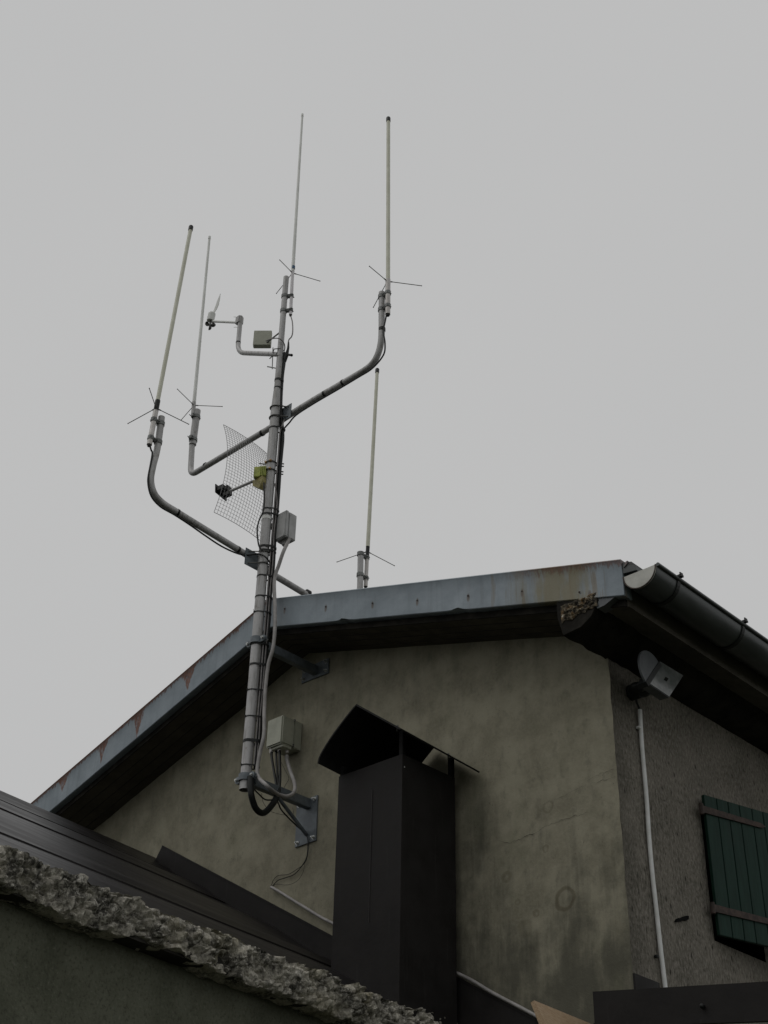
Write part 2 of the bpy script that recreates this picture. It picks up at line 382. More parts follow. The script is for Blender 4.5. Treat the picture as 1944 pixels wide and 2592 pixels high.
# window opening on the side wall, behind the shutter
WY0, WY1, WZ0, WZ1 = .80, P(1938, 2424, 0, 0).y, 2.165, 2.93
def wall_side():
    bm = bmesh.new(); ys = [0, .05]+[.1+i*.05 for i in range(14)]+[WY0]+[WY0+(WY1-WY0)*i/8 for i in range(1, 9)]+[2, 3, 5, 8]
    ys = sorted(set(round(v, 4) for v in ys)); zt = 3.60
    zs = sorted(set([-1.6, 0, 1]+[round(1.2+.05*i, 4) for i in range(19)]+[WZ0, WZ1]+[round(WZ0+(WZ1-WZ0)*i/8, 4) for i in range(9)]+[3.1, 3.2, 3.3, 3.4, 3.5, zt]))
    g = {}
    for i, y in enumerate(ys):
        for j, z in enumerate(zs):
            o = noise.noise(Vector((3, y*2, z*2)))*.006
            if y < .01: o = noise.noise(Vector((1, 2, z*9)))*.006
            g[i, j] = bm.verts.new((o, y, z))
    for i in range(len(ys)-1):
        for j in range(len(zs)-1):
            if WY0-.001 <= ys[i] < WY1-.001 and WZ0-.001 <= zs[j] < WZ1-.001: continue
            bm.faces.new((g[i, j], g[i+1, j], g[i+1, j+1], g[i, j+1]))
    return bm
obj('side_wall', wall_side(), G['rough'], house)
win = obj('window', prism([(-.16, WY0-.02, WZ0-.02), (-.16, WY1+.02, WZ0-.02), (-.16, WY1+.02, WZ1+.02), (-.16, WY0-.02, WZ1+.02)], (-.02, 0, 0)), G['dark'], house)
bm = bmesh.new()
for (a, b) in (((WY0, WZ0), (WY1, WZ0)), ((WY1, WZ0), (WY1, WZ1)), ((WY1, WZ1), (WY0, WZ1)), ((WY0, WZ1), (WY0, WZ0))):
    vs = [bm.verts.new(p) for p in ((-.001, *a), (-.001, *b), (-.155, *b), (-.155, *a))]; bm.faces.new(vs)
obj('window_reveal', bm, G['dark'], win)
# roof slab (dark boarded underside) and covering
def roof_slab():
    bm = bmesh.new(); y0, y1 = OV+.06, 8.4; t0, t1 = .03, FH+.035
    prof = [(LX, ztl(LX)-t0), (RX, RZ-t0), (RXE-.05, ztr(RXE-.05)-t0), (RXE-.05, ztr(RXE-.05)-t1), (RX, RZ-t1), (LX, ztl(LX)-t1)]
    return prism([(x, y0, z) for x, z in prof], (0, y1-y0, 0), bm)
rf = obj('roof', roof_slab(), G['soffit'], house)
def covering():
    prof = [(LX-.03, ztl(LX-.03)+.002), (RX, RZ+.002), (RXE+.02, ztr(RXE+.02)+.002), (RXE+.02, ztr(RXE+.02)-.02), (RX, RZ-.025), (LX-.03, ztl(LX-.03)-.02)]
    return prism([(x, OV+.01, z) for x, z in prof], (0, 8.79, 0))
obj('roof_covering', covering(), G['rooftop'], rf)
bm = bmesh.new()                                # seams between soffit boards
for k in range(1, 4):
    y = OV+.06+k*.085
    for x0, x1, f in ((LX+.05, RX, ztl), (RX, -.05, ztr)):
        p = [(x0, y, f(x0)-FH-.0365), (x1, y, f(x1)-FH-.0365), (x1, y+.006, f(x1)-FH-.0365), (x0, y+.006, f(x0)-FH-.0365)]
        prism(p, (0, 0, .003), bm)
obj('soffit_joint', bm, G['slab'], rf)
bm = bmesh.new()
prism([(LX, OV+.052, ztl(LX)-.05), (RX, OV+.052, RZ-.05), (RXE-.06, OV+.052, ztr(RXE-.06)-.05), (RXE-.06, OV+.052, ztr(RXE-.06)-FH-.036), (RX, OV+.052, RZ-FH-.036), (LX, OV+.052, ztl(LX)-FH-.036)], (0, .007, 0), bm)
obj('verge_shade_strip', bm, G['cornice'], rf)  # added dark strip, painted shade in the gap below the metal verge
# metal verge (fascia): subdivided strip with a lower lip and small dents
def verge(x0, x1, f, dents=()):
    bm = bmesh.new(); n = 90; rows = []
    for i in range(n+1):
        x = x0+(x1-x0)*i/n; zt = f(x)+.012; sec = []
        w = noise.noise(Vector((x*2.3, 0, 0)))*.006
        lip = sum(.014*math.exp(-((x-dx)/.03)**2) for dx in dents)
        zz = [(OV+.05, zt+.003), (OV-.006, zt+.003), (OV-.010, zt-.004), (OV-.006, zt-.012), (OV+w*.4, zt-FH*.35), (OV+w, zt-FH*.7), (OV+w*.3-lip, zt-FH-.004+lip*.6), (OV+.004+w*.3, zt-FH-.008+lip), (OV+.075, zt-FH-.006)]
        rows.append([bm.verts.new((x, y, z)) for y, z in zz])
    for a, b in zip(rows, rows[1:]):
        for k in range(len(a)-1): bm.faces.new((a[k], b[k], b[k+1], a[k+1]))
    bm.faces.new(rows[0]); bm.faces.new(rows[-1]); return bm
dx = [P(870, 1576, 1, OV).x, P(1160, 1549, 1, OV).x]
vL = obj('verge_flashing', verge(LX, RX+.0, ztl), G['fasL'], house, label='left blue grey verge with rust streaks running down')
vR = obj('verge_flashing', verge(RX+.001, RXE-.035, ztr, dx), G['fasR'], house, label='right blue grey verge with brown stain at its end')
for px, py in ((721, 1541), (825, 1536), (943, 1527), (1057, 1520), (1185, 1508), (1322, 1497), (1467, 1499)):
    q = P(px, py, 1, OV); obj('screw', sphere(bmesh.new(), (q.x, OV-.003, q.z), .0055, (1, .7, 1)), G['rust'], vR)
# torn end of the verge, rolled edge above gutter
bm = prism([P(1578, 1436, 1, OV-.003), P(1584, 1421, 1, OV-.003), P(1588, 1419, 1, OV-.003), P(1586, 1427, 1, OV-.003)], (0, .03, 0))
obj('verge_roll', bm, G['fasR'], vR)
bm = prism([(RXE-.04, OV+.004, ztr(RXE-.04)-.005), (RXE+.05, OV+.004, ztr(RXE+.05)-.03), (RXE+.05, OV+.004, ztr(RXE+.05)-.055), (RXE-.04, OV+.004, ztr(RXE-.04)-.07)], (0, 8.6, 0))
obj('drip_edge', bm, G['gutter'], rf)
# eaves cornice block along the side wall with broken end
def cornice():
    bm = bmesh.new(); y0, y1 = OV+.006, 8.3
    prof = [(-.02, 3.515), (.10, 3.525), (.17, 3.56), (.20, 3.60), (.225, 3.635), (.22, 3.69), (-.05, 3.72), (-.05, 3.62)]
    ys = [y0+i*.02 for i in range(30)]+[.25+i*.12 for i in range(20)]+[4, 6, 8.3]; rows = []
    for y in ys:
        row = []
        for (x, z) in prof:
            p = Vector((x*3, y*14, z*5)); j = .014 if y < .2 else .006
            row.append(bm.verts.new((x+noise.noise(p)*j, y, z+noise.noise(p+Vector((5, 5, 5)))*j)))
        rows.append(row)
    n = len(prof)
    for a, b in zip(rows, rows[1:]):
        for k in range(n): bm.faces.new((a[k], b[k], b[(k+1) % n], a[(k+1) % n]))
    bm.faces.new(rows[-1]); bm.faces.new(rows[0]); return bm
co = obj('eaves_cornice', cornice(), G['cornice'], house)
def crumble():
    bm = bmesh.new(); n, m = 60, 34; g = []
    for i in range(n+1):
        row = []
        for j in range(m+1):
            u, v = i/n, j/m; x = -.02+u*.235; zb = 3.575+.03*u+noise.noise(Vector((u*5, 1, 0)))*.02; z = zb+v*(3.685-zb)
            p = Vector((x, 0, z)); d = abs(noise.noise(p*35))*.02+noise.noise(p*90)*.009
            e = min(u, 1-u, v, 1-v); d *= min(1, e*10)
            row.append(bm.verts.new((x+noise.noise(p*50)*.005, OV+.004-d-.002, z+noise.noise(p*45+Vector((9, 9, 9)))*.008)))
        g.append(row)
    for a, b in zip(g, g[1:]):
        for j in range(m): bm.faces.new((a[j], b[j], b[j+1], a[j+1]))
    return bm
obj('broken_end', crumble(), G['crumb'], co)
obj('zinc_strip', prism([P(1500, 1517, 1, OV+.01), P(1556, 1511, 1, OV+.01), P(1530, 1532, 1, OV+.01), P(1512, 1540, 1, OV+.01)], (0, .07, -.0)), G['lampg'], co)
# gutter
def gutter():
    bm = bmesh.new(); cx_, cz_, R0 = .487, 3.705, .1; rows = []
    ys = [OV+.012]+[i*.5 for i in range(0, 17)]
    prof = [(cx_+R0*math.cos(a), cz_+R0*math.sin(a)) for a in [math.pi+math.pi*k/22 for k in range(23)]]
    prof2 = [(cx_+(R0-.004)*math.cos(a), cz_+(R0-.004)*math.sin(a)) for a in [2*math.pi-math.pi*k/22 for k in range(23)]]
    allp = prof+prof2; n = len(allp)
    for y in ys:
        w = noise.noise(Vector((0, y, 0)))*.004
        rows.append([bm.verts.new((x, y, z+w)) for x, z in allp])
    for a, b in zip(rows, rows[1:]):
        for k in range(n): bm.faces.new((a[k], b[k], b[(k+1) % n], a[(k+1) % n]))
    return bm
gu = obj('gutter', gutter(), G['gutter'], house)
obj('gutter_rim', T([(.592, OV+.012, 3.708), (.592, 8, 3.704)], .011, 10), G['gutter'], gu)
half = [(.487+.099*math.cos(a), OV+.002, 3.705+.099*math.sin(a)) for a in [math.pi+math.pi*k/22 for k in range(23)]]
obj('gutter_end_cap', prism(half, (0, .008, 0)), G['endcap'], gu)
obj('gutter_end_rim', T([(x, OV+.0, z) for x, _, z in half], .0035, 8), G['rust'], gu)
for y in (-.18, .463, 1.1, 1.75, 2.4):
    bm = bmesh.new(); pts = [Vector((.487+.104*math.cos(a), y, 3.705+.104*math.sin(a))) for a in [math.pi*1.0+math.pi*k/18 for k in range(19)]]
    for a, b in zip(pts, pts[1:]): box(bm, (a+b)/2, ((b-a).length+.001, .026, .004), b-a, Vector((0, 0, 1)) if abs((b-a).normalized().z) < .7 else Vector((1, 0, 0)))
    box(bm, (.60, y, 3.722), (.03, .026, .012)); box(bm, (.609, y, 3.73), (.006, .026, .02))
    obj('gutter_bracket', bm, G['black'], gu)
# cracks in the render: thin dark ribbons in shallow grooves
def crack(pts, ax, wd, parent, seed=0):
    rnd = random.Random(seed); q = [P(px, py, ax, 0) for px, py in pts]; dense = []
    for a, b in zip(q, q[1:]):
        n = max(3, int((b-a).length/.012))
        for i in range(n):
            p = a.lerp(b, i/n); j = .0045
            p = p+Vector((rnd.uniform(-j, j) if ax == 1 else 0, rnd.uniform(-j, j) if ax == 0 else 0, rnd.uniform(-j, j)))
            dense.append(p)
    dense.append(q[-1]); bm = bmesh.new(); prev = None
    for p in dense:
        if ax == 1: p.y = 0; p.y = noise.noise(p*2.1)*.007+noise.noise(p*7)*.0025-.0040
        else: p.x = noise.noise(Vector((3, p.y*2, p.z*2)))*.006+.0030
    for i, p in enumerate(dense):
        wv = wd*.8*(.25+.9*abs(noise.noise(Vector((i*.31, seed, 0))))*2)*min(1, (i+1)/6, (len(dense)-i)/6)
        a = bm.verts.new(p+Vector((0, 0, wv))); b = bm.verts.new(p-Vector((0, 0, wv)))
        if prev: bm.faces.new((prev[0], a, b, prev[1]))
        prev = (a, b)
    obj('crack', bm, G['crack'], parent, smooth=False)
k = lambda l, ox=1144, oy=1900, s=2.074: [(ox+x/s, oy+y/s) for x, y in l]
gw = [o for o in bpy.data.objects if o.name == 'gable_wall'][0]; sw = [o for o in bpy.data.objects if o.name == 'side_wall'][0]
crack(k([(860, 90), (830, 103), (760, 130), (712, 158), (705, 180), (650, 205), (590, 240), (530, 262)]), 1, .0011, gw, 1)
crack(k([(862, 138), (820, 150), (760, 165), (720, 178)]), 1, .0014, gw, 2)
crack(k([(238, 470), (270, 478), (300, 488), (370, 460), (440, 430), (500, 395), (560, 372), (640, 345), (720, 325)]), 1, .0018, gw, 3)
crack(k([(895, 130), (930, 145), (985, 170), (1050, 225), (1110, 265), (1150, 285)]), 0, .0010, sw, 5)
# gouge in the pebbledash
gp = k([(1172, 898), (1180, 884), (1192, 878), (1200, 880), (1212, 872), (1232, 866), (1245, 868), (1243, 886), (1228, 892), (1212, 890), (1200, 897), (1188, 899)])
obj('gouge', prism([P(x, y, 0, .0095) for x, y in gp], (-.02, 0, 0)), G['dark'], sw)

# shutter, swung out from its left hinges
sh_root = obj('shutter', None or bmesh.new(), G['green'], house)
SA = math.radians(15); sdv = Vector((math.sin(SA), math.cos(SA), 0)); snv = Vector((math.cos(SA), -math.sin(SA), 0))
H0 = P(1777, 2012, 0, .035); Hb = P(1812, 2365, 0, .035)
zt, zb = H0.z, Hb.z; bw = .086; y = 0; bm = sh_root.data
b2 = bmesh.new(); n = 0
for i in range(9):
    wv = bw*(1.0 if i % 3 else 1.12)
    c = Vector((.035, H0.y, 0))+sdv*(y+wv/2)+Vector((0, 0, (zt+zb)/2)); box(b2, c, (wv-.004, .022, zt-zb), sdv, bev=.002); y += wv
bmesh.ops.translate(b2, verts=b2.verts, vec=-WL[sh_root.name]); bmesh.ops.recalc_face_normals(b2, faces=b2.faces); b2.to_mesh(sh_root.data); b2.free()
box_c = lambda z, l: Vector((.035, H0.y, 0))+sdv*(l/2-.03)+snv*.016+Vector((0, 0, z))
for (px, py, L) in ((1772, 2046, .44), (1800, 2296, .62)):
    z = PN(px+20, py+6, Vector((.05, H0.y, 0)), snv).z
    q = Vector((.035, H0.y, 0))+sdv*(-.02); e = q+sdv*L
    bmS = bmesh.new(); t = snv*.012
    pts = [q+t+Vector((0, 0, z+.020)), e+t+Vector((0, 0, z+.014)), e+sdv*.03+t+Vector((0, 0, z)), e+t+Vector((0, 0, z-.014)), q+t+Vector((0, 0, z-.020))]
    prism(pts, snv*.008, bmS); tube(bmS, [q-sdv*.008+t+Vector((0, 0, z-.03)), q-sdv*.008+t+Vector((0, 0, z+.03))], .013, 10)
    obj('hinge_strap', bmS, G['rust'], sh_root)
y = 0
for z in (zb+.12, zt-.14):                       # ledges on the back of the boards
    c = Vector((.035, H0.y, z))+sdv*.4-snv*.022; obj('ledge', B(c, (.72, .02, .09), sdv), G['green'], sh_root)

# small flashing strip on the side wall, above the low roof
f0, f1, f2 = P(1601, 2464, 0, .006), P(1664, 2489, 0, .006), P(1667, 2520, 0, .006); f3 = P(1606, 2520, 0, .006)
tag(obj('wall_flashing', prism([f0, f1, f2, f3], (.012, 0, 0)), G['sheet']), 'short dark flashing piece on the pebbledash wall just left of the white conduit foot', 'flashing')

# ------------------------------------------------------------------ annex in front, with corrugated roof and broken slab edge
HA = math.radians(-8.5); h = Vector((math.sin(HA), math.cos(HA), 0)); hn = Vector((h.y, -h.x, 0))   # h away from camera, hn to the right
E0 = Vector((-1.08, -.05, 1.74)); annex = thing('stone_annex', (-1.4, -2, -1.6), 'low rendered annex with ribbed brown roof and broken concrete eaves edge', 'building')
LEN = 4.4
def along(t, off, z): return Vector((E0.x, E0.y, 0))-h*t+hn*off+Vector((0, 0, z))
def stone_edge():
    bm = bmesh.new(); nt_, nv = 900, 46; g = []
    for i in range(nt_+1):
        t = -.35+(LEN+.33)*i/nt_; row = []
        zt = 1.735+noise.noise(Vector((t*3.1, 0, 0)))*.014+noise.noise(Vector((t*11, 3, 0)))*.012+.014*max(0, 1-t)
        zb = 1.595-.02*(1-min(1, t/2.5))+noise.noise(Vector((t*2.1, 7, 0)))*.028+noise.noise(Vector((t*8, 5, 0)))*.014
        for j in range(nv+1):
            v = j/nv
            if v < .15: off = -.10+.10*v/.15; z = zt; e = .5
            elif v < .85: off = 0; z = zt+(zb-zt)*(v-.15)/.7; e = 1
            else: off = -.14*(v-.85)/.15; z = zb; e = .6
            p = along(t, off, z); q = p*1.0
            cell = noise.noise(q*13); r1 = noise.ridged_multi_fractal(q*9, 1, 2.2, 4, 1, 2)*.5-.6
            r2 = noise.turbulence(q*26, 3, True)*.5; sm = noise.noise(q*75); vd, _ = noise.voronoi(q*19+Vector((noise.noise(q*20), noise.noise(q*20+Vector((3, 3, 3))), 0))*.5); ck = min(.32, vd[1]-vd[0])*1.5*(.45+1.1*abs(noise.noise(q*4)))
            d = (cell*.030+noise.noise(q*6)*.022+noise.noise(q*34)*.012+r1*.030-r2*.020+sm*.008+ck*.062-.018)*(1 if e == 1 else .7)
            under = -.035*max(0, (v-.15)/.7-.45) if e == 1 else (-.02 if v >= .85 else 0)
            row.append(bm.verts.new(p+hn*((d if e == 1 else d*.3)+under)+Vector((0, 0, (noise.noise(q*17+Vector((4, 4, 4)))*.014+sm*.003)*(1 if 0 < v < 1 else 0)))))
        g.append(row)
    for a, b in zip(g, g[1:]):
        for j in range(nv): bm.faces.new((a[j], b[j], b[j+1], a[j+1]))
    return bm
slab = obj('eaves_slab', prism([along(-.05, -.05, 1.725), along(LEN, -.05, 1.725), along(LEN, -.05, 1.605), along(-.05, -.05, 1.585)], -hn*.6), G['slab'], annex)
se = obj('broken_edge', stone_edge(), G['stone'], slab)
# wall under the slab
wp = P(300, 2392, 2, 1.590); WO = (wp-E0).dot(hn)
def awall():
    bm = bmesh.new(); n, m = 120, 60; g = []
    for i in range(n+1):
        t = -.3+LEN*i/n+.1; row = []
        for j in range(m+1):
            z = -1.6+(1.63+1.6)*j/m; p = along(t, WO, z); row.append(bm.verts.new(p+hn*(noise.noise(p*3)*.012+noise.noise(p*11)*.004)))
        g.append(row)
    for a, b in zip(g, g[1:]):
        for j in range(m): bm.faces.new((a[j], b[j], b[j+1], a[j+1]))
    a = [bm.verts.new(v) for v in (along(LEN-.2, WO, -1.6), along(LEN-.2, WO-4.6, -1.6), along(LEN-.2, WO-4.6, 1.8), along(LEN-.2, WO-2.5, 3.0), along(LEN-.2, WO, 1.62))]; bm.faces.new(a)
    a = [bm.verts.new(v) for v in (along(LEN-.2, WO-4.6, -1.6), along(1.2, WO-4.6, -1.6), along(1.2, WO-4.6, 1.8), along(LEN-.2, WO-4.6, 1.8))]; bm.faces.new(a)
    return bm
obj('annex_wall', awall(), G['annex'], annex)
# roof surface: ribs run along the eaves
S0 = Vector((E0.x, E0.y, 0))-hn*.07; RW = 2.66; RHT = 1.50
def roofp(t, s, up=0): return S0-h*t-hn*(RW*s)+Vector((0, 0, 1.722+RHT*s+up))
def annex_roof():
    bm = bmesh.new(); prof = []; cuts = [0, .26, .36, .70, .90, 1]; n = 5
    for i in range(n*14+1):
        u = (i % 14)/14; k0 = min(i//14, n-1); u = 1.0 if i == n*14 else u; s = cuts[k0]+(cuts[k0+1]-cuts[k0])*u
        if i % 14 == 0 and i: prof.append((s-.0004, .004))
        prof.append((s, .004+.009*(1-u)**1.5+.022*math.sin(math.pi*u)**2))
    rows = []
    tb = lambda s: -(RW*s*math.sin(-HA))/math.cos(HA)-.06          # stop at the gable wall
    for k in range(25):
        row = []
        for s, up in prof:
            t0 = -(.0) + (S0.y-hn.y*RW*s+.0)/h.y                   # t where y = 0
            t = t0+.004+(LEN-t0)*(k/24); row.append(bm.verts.new(roofp(t, s, up+noise.noise(Vector((t*1.2, s*5, 0)))*.003)))
        rows.append(row)
    for a, b in zip(rows, rows[1:]):
        for j in range(len(a)-1): bm.faces.new((a[j], b[j], b[j+1], a[j+1]))
    # far slope
    a = roofp((S0.y-hn.y*RW)/h.y+.01, 1); b = roofp(LEN, 1); dn = -hn*2.2+Vector((0, 0, -1.25))
    bm.faces.new([bm.verts.new(v) for v in (a, b, b+dn, a+dn)]); return bm
ar = obj('roof', annex_roof(), G['roof'], annex)
ta = (S0.y-hn.y*RW)/h.y
bm = bmesh.new()
prism([roofp(ta+.01, .965, .012), roofp(ta+.01, 1.0, .045), roofp(ta+.01, 1.03, .012), roofp(ta+.01, 1.0, .0)], roofp(LEN, 1)-roofp(ta+.01, 1), bm)
obj('ridge_cap', bm, G['roof'], ar)
# flashing upstand on the gable wall
ftop = [P(x, y, 1, -.02) for x, y in ((411, 2140), (600, 2240), (840, 2368), (1000, 2412), (1165, 2476), (1345, 2572), (1500, 2660))]
fbot = [Vector((p.x-(.09 if i == 0 else 0), -.02, p.z-(.13 if i == 0 else (.22 if i < 3 else .42)))) for i, p in enumerate(ftop)]
prism(ftop+fbot[::-1], (0, .013, 0), bm := bmesh.new())
prism([p+Vector((0, -.004, .0)) for p in ftop]+[p+Vector((0, -.004, -.012)) for p in ftop[::-1]], (0, .0035, 0), bm)
obj('flashing', bm, G['sheet'], annex)
# pale conduit lying along the flashing
cp = [P(x, y, 1, -.028) for x, y in ((686, 2246), (700, 2253), (770, 2296), (842, 2337), (1000, 2402), (1163, 2466), (1250, 2515), (1345, 2565), (1420, 2610))]
tag(obj('cable_conduit', T(catmull(cp, 4), .0095, 10), G['hose']), 'thin pale conduit lying along the sloping dark flashing behind the chimney', 'conduit')

# ------------------------------------------------------------------ chimney
ch = thing('chimney', (-1.3, -.28, 1.6), 'square brown sheet metal chimney with arched black cowl on posts', 'chimney')
cx0, cx1, cy0, cy1, cz1 = -1.552, -1.059, -.50, -.055, 3.09
bm = bmesh.new()                                 # hollow shaft
for a, b in (((cx0, cy0), (cx1, cy0)), ((cx1, cy0), (cx1, cy1)), ((cx1, cy1), (cx0, cy1)), ((cx0, cy1), (cx0, cy0))):
    mx_ = Vector(((a[0]+b[0])/2, (a[1]+b[1])/2, 0)); n = (mx_-Vector(((cx0+cx1)/2, (cy0+cy1)/2, 0))).normalized(); rows = []
    for j in range(17):
        z = 1.45+(cz1-1.45)*j/16; row = []
        for i in range(9):
            p = Vector((a[0]+(b[0]-a[0])*i/8, a[1]+(b[1]-a[1])*i/8, z)); e = min(i, 8-i)/4
            row.append(bm.verts.new(p+n*noise.noise(p*3.3)*(.006 if n.y > -.5 else .0025)*e))
        rows.append(row)
    for r1, r2 in zip(rows, rows[1:]):
        for i in range(8): bm.faces.new((r1[i], r1[i+1], r2[i+1], r2[i]))
    c = Vector(((cx0+cx1)/2, (cy0+cy1)/2, 0)); ins = lambda p, z: Vector((c.x+(p[0]-c.x)*.93, c.y+(p[1]-c.y)*.93, z))
    bm.faces.new([bm.verts.new(v) for v in (Vector((*a, cz1)), Vector((*b, cz1)), ins(b, cz1), ins(a, cz1))])
    bm.faces.new([bm.verts.new(v) for v in (ins(a, cz1), ins(b, cz1), ins(b, 2.5), ins(a, 2.5))])
bmesh.ops.remove_doubles(bm, verts=bm.verts, dist=.0005)
sf = obj('shaft', bm, G['sheet'], ch)
for (fx, lo) in ((.55, 2.3),):       # upright seams on the front sheet
    x = cx0+(cx1-cx0)*fx
    obj('seam', aabb(x-.0007, x+.0007, cy0-.0042, cy0+.004, lo-.1, cz1-.15), G['seamm'], sf)
obj('corner_strip', prism([(cx1-.03, cy0-.006, 1.6), (cx1+.006, cy0-.006, 1.6), (cx1+.006, cy0+.03, 1.6), (cx1+.003, cy0+.03, 1.6), (cx1+.003, cy0-.003, 1.6), (cx1-.03, cy0-.003, 1.6)], (0, 0, 1.47)), G['sheet'], sf)
yn = -.66
Aa, Bb = P(901, 1786, 1, yn), P(806, 1932, 1, yn); Mm = P(836, 1872, 1, yn)
yb = -.03
Ee = P(1012, 1847, 1, yn)
arc = catmull([Bb, P(812, 1912, 1, yn), Mm, P(868, 1828, 1, yn), Aa], 6)
bm = bmesh.new(); prof = arc+[Aa.lerp(Ee, t) for t in (.25, .5, .75, 1)]
lo = []
for i, p in enumerate(prof):
    a = prof[max(0, i-1)]; b = prof[min(len(prof)-1, i+1)]; tg = (b-a).normalized(); nn = Vector((-tg.z, 0, tg.x)); lo.append(p+nn*.010)
D = P(1098, 1894, 1, yb)-Aa; r1 = [bm.verts.new(p) for p in prof]; r2 = [bm.verts.new(p) for p in lo]
r3 = [bm.verts.new(p+D) for p in prof]; r4 = [bm.verts.new(p+D) for p in lo]
for A_, B_ in ((r1, r3), (r2, r4), (r1, r2), (r3, r4)):
    for i in range(len(A_)-1): bm.faces.new((A_[i], A_[i+1], B_[i+1], B_[i]))
for i in (0, -1): bm.faces.new((r1[i], r2[i], r4[i], r3[i]))
cw = obj('cowl', bm, G['cowl'], ch)
def cowlz(x):
    for a, b in zip(prof, prof[1:]):
        if a.x <= x <= b.x: return a.z+(b.z-a.z)*(x-a.x)/(b.x-a.x)
    return Aa.z
def cowlxy(x, y):
    f = (y-yn)/D.y; return cowlz(x-D.x*f)+D.z*f
for x in (cx0+.02, cx1-.015):
    for y in (cy0+.015, cy1-.015):
        obj('post', prism([(x-.014, y-.012, 2.98), (x+.014, y-.012, 2.98), (x+.014, y+.012, 2.98), (x-.014, y+.012, 2.98)], (0, 0, cowlxy(x, y)-2.98-.002)), G['cowl'], ch)
for px, py in ((1006, 1836), (1135, 1903)):
    q = P(px, py, 1, cy0+.03 if px < 1100 else cy1-.03); q.z = cowlxy(q.x, q.y); obj('bolt', T([q-Vector((0, 0, .02)), q+Vector((0, 0, .018))], .006, 8), G['rod'], cw)
q = P(1022, 1939, 1, cy0); obj('rivet', sphere(bmesh.new(), (cx1+.004, cy0+.012, q.z), .005), G['bolt'], sf)

# ------------------------------------------------------------------ mast
MX, MY = -2.316, -.545
def mz(py):                                     # height on the mast axis for a pixel row
    lo_, hi_ = 2.5, 8.5
    for _ in range(40):
        m_ = (lo_+hi_)/2; d = Vector((MX, MY, m_))-CAM; v = 1296-FPX*d.dot(UP)/d.dot(fw)
        if v > py: lo_ = m_
        else: hi_ = m_
    return lo_
mast = thing('antenna_mast', (MX, MY, 3.2), 'tall galvanised antenna mast bracketed to the gable wall with side arms', 'mast')
zb_, z1, z2, zt_ = mz(2000), mz(1035), mz(985), mz(702)
bm = bmesh.new(); R1 = .0345
tube(bm, [(MX, MY, zb_), (MX, MY, z1), (MX, MY, z1+.04), (MX, MY, z2)], [R1, R1, R1-.003, .025], 28, caps=False)
tube(bm, [(MX, MY, zb_), (MX, MY, zb_+.25)], R1-.005, 24, caps=False)
obj('lower_pole', bm, G['galv'], mast)
obj('upper_pole', T([(MX, MY, z2-.02), (MX, MY, zt_)], [.024, .0215], 22), G['galv'], mast)
obj('pole_bore_shade', T([(MX, MY, zb_+.1), (MX, MY, zb_+.11)], R1-.006, 20), G['dark'], mast)  # dark disc in place of the shade inside the open pole end
# tape bands round pole and cable bundle
bz = [(1940, 3), (1878, 9), (1817, 3), (1750, 3), (1685, 6), (1634, 4), (1553, 3), (1513, 4), (1461, 4), (1397, 5), (1387, 8), (1305, 5), (1292, 4), (1086, 5), (1057, 4), (1033, 4), (983, 5), (963, 9)]
SD = Vector((.62, .78, 0)).normalized()          # side of the mast on which the cables run
for py, t in bz:
    z = mz(py); up = z > z2-.02; r = (.0235 if up else R1)+.0022; hh = .0009*t+.0015; c = Vector((MX, MY, z))
    pts = []
    for kk in range(29):                        # a loop that hugs the pole and reaches round the cables
        a = 2*math.pi*kk/28; d = Vector((math.cos(a), math.sin(a), 0)); e = max(0, d.dot(SD))**3*(.018 if up else .046)
        pts.append(c+d*(r+e))
    bm = bmesh.new(); o_ = [(bm.verts.new(p-Vector((0, 0, hh))), bm.verts.new(p+Vector((0, 0, hh))), bm.verts.new(c+(p-c)*.93-Vector((0, 0, hh))), bm.verts.new(c+(p-c)*.93+Vector((0, 0, hh)))) for p in pts[:-1]]
    for i in range(len(o_)):
        A_, B_ = o_[i], o_[(i+1) % len(o_)]
        for u, v in ((0, 1), (1, 3), (3, 2), (2, 0)): bm.faces.new((A_[u], B_[u], B_[v], A_[v]))
    if t == 3:
        q = c+Vector((-.25, -.97, 0))*r; box(bm, q+Vector((0, 0, .004)), (.008, .008, .009)); tube(bm, [q, q+Vector((.004, -.012, .016))], .0014, 6)
    obj('cable_tie', bm, G['tie'], mast)
z = mz(1314); obj('label_band', T([(MX, MY, z-.012), (MX, MY, z+.012)], R1+.0015, 26, caps=False), G['white'], mast)
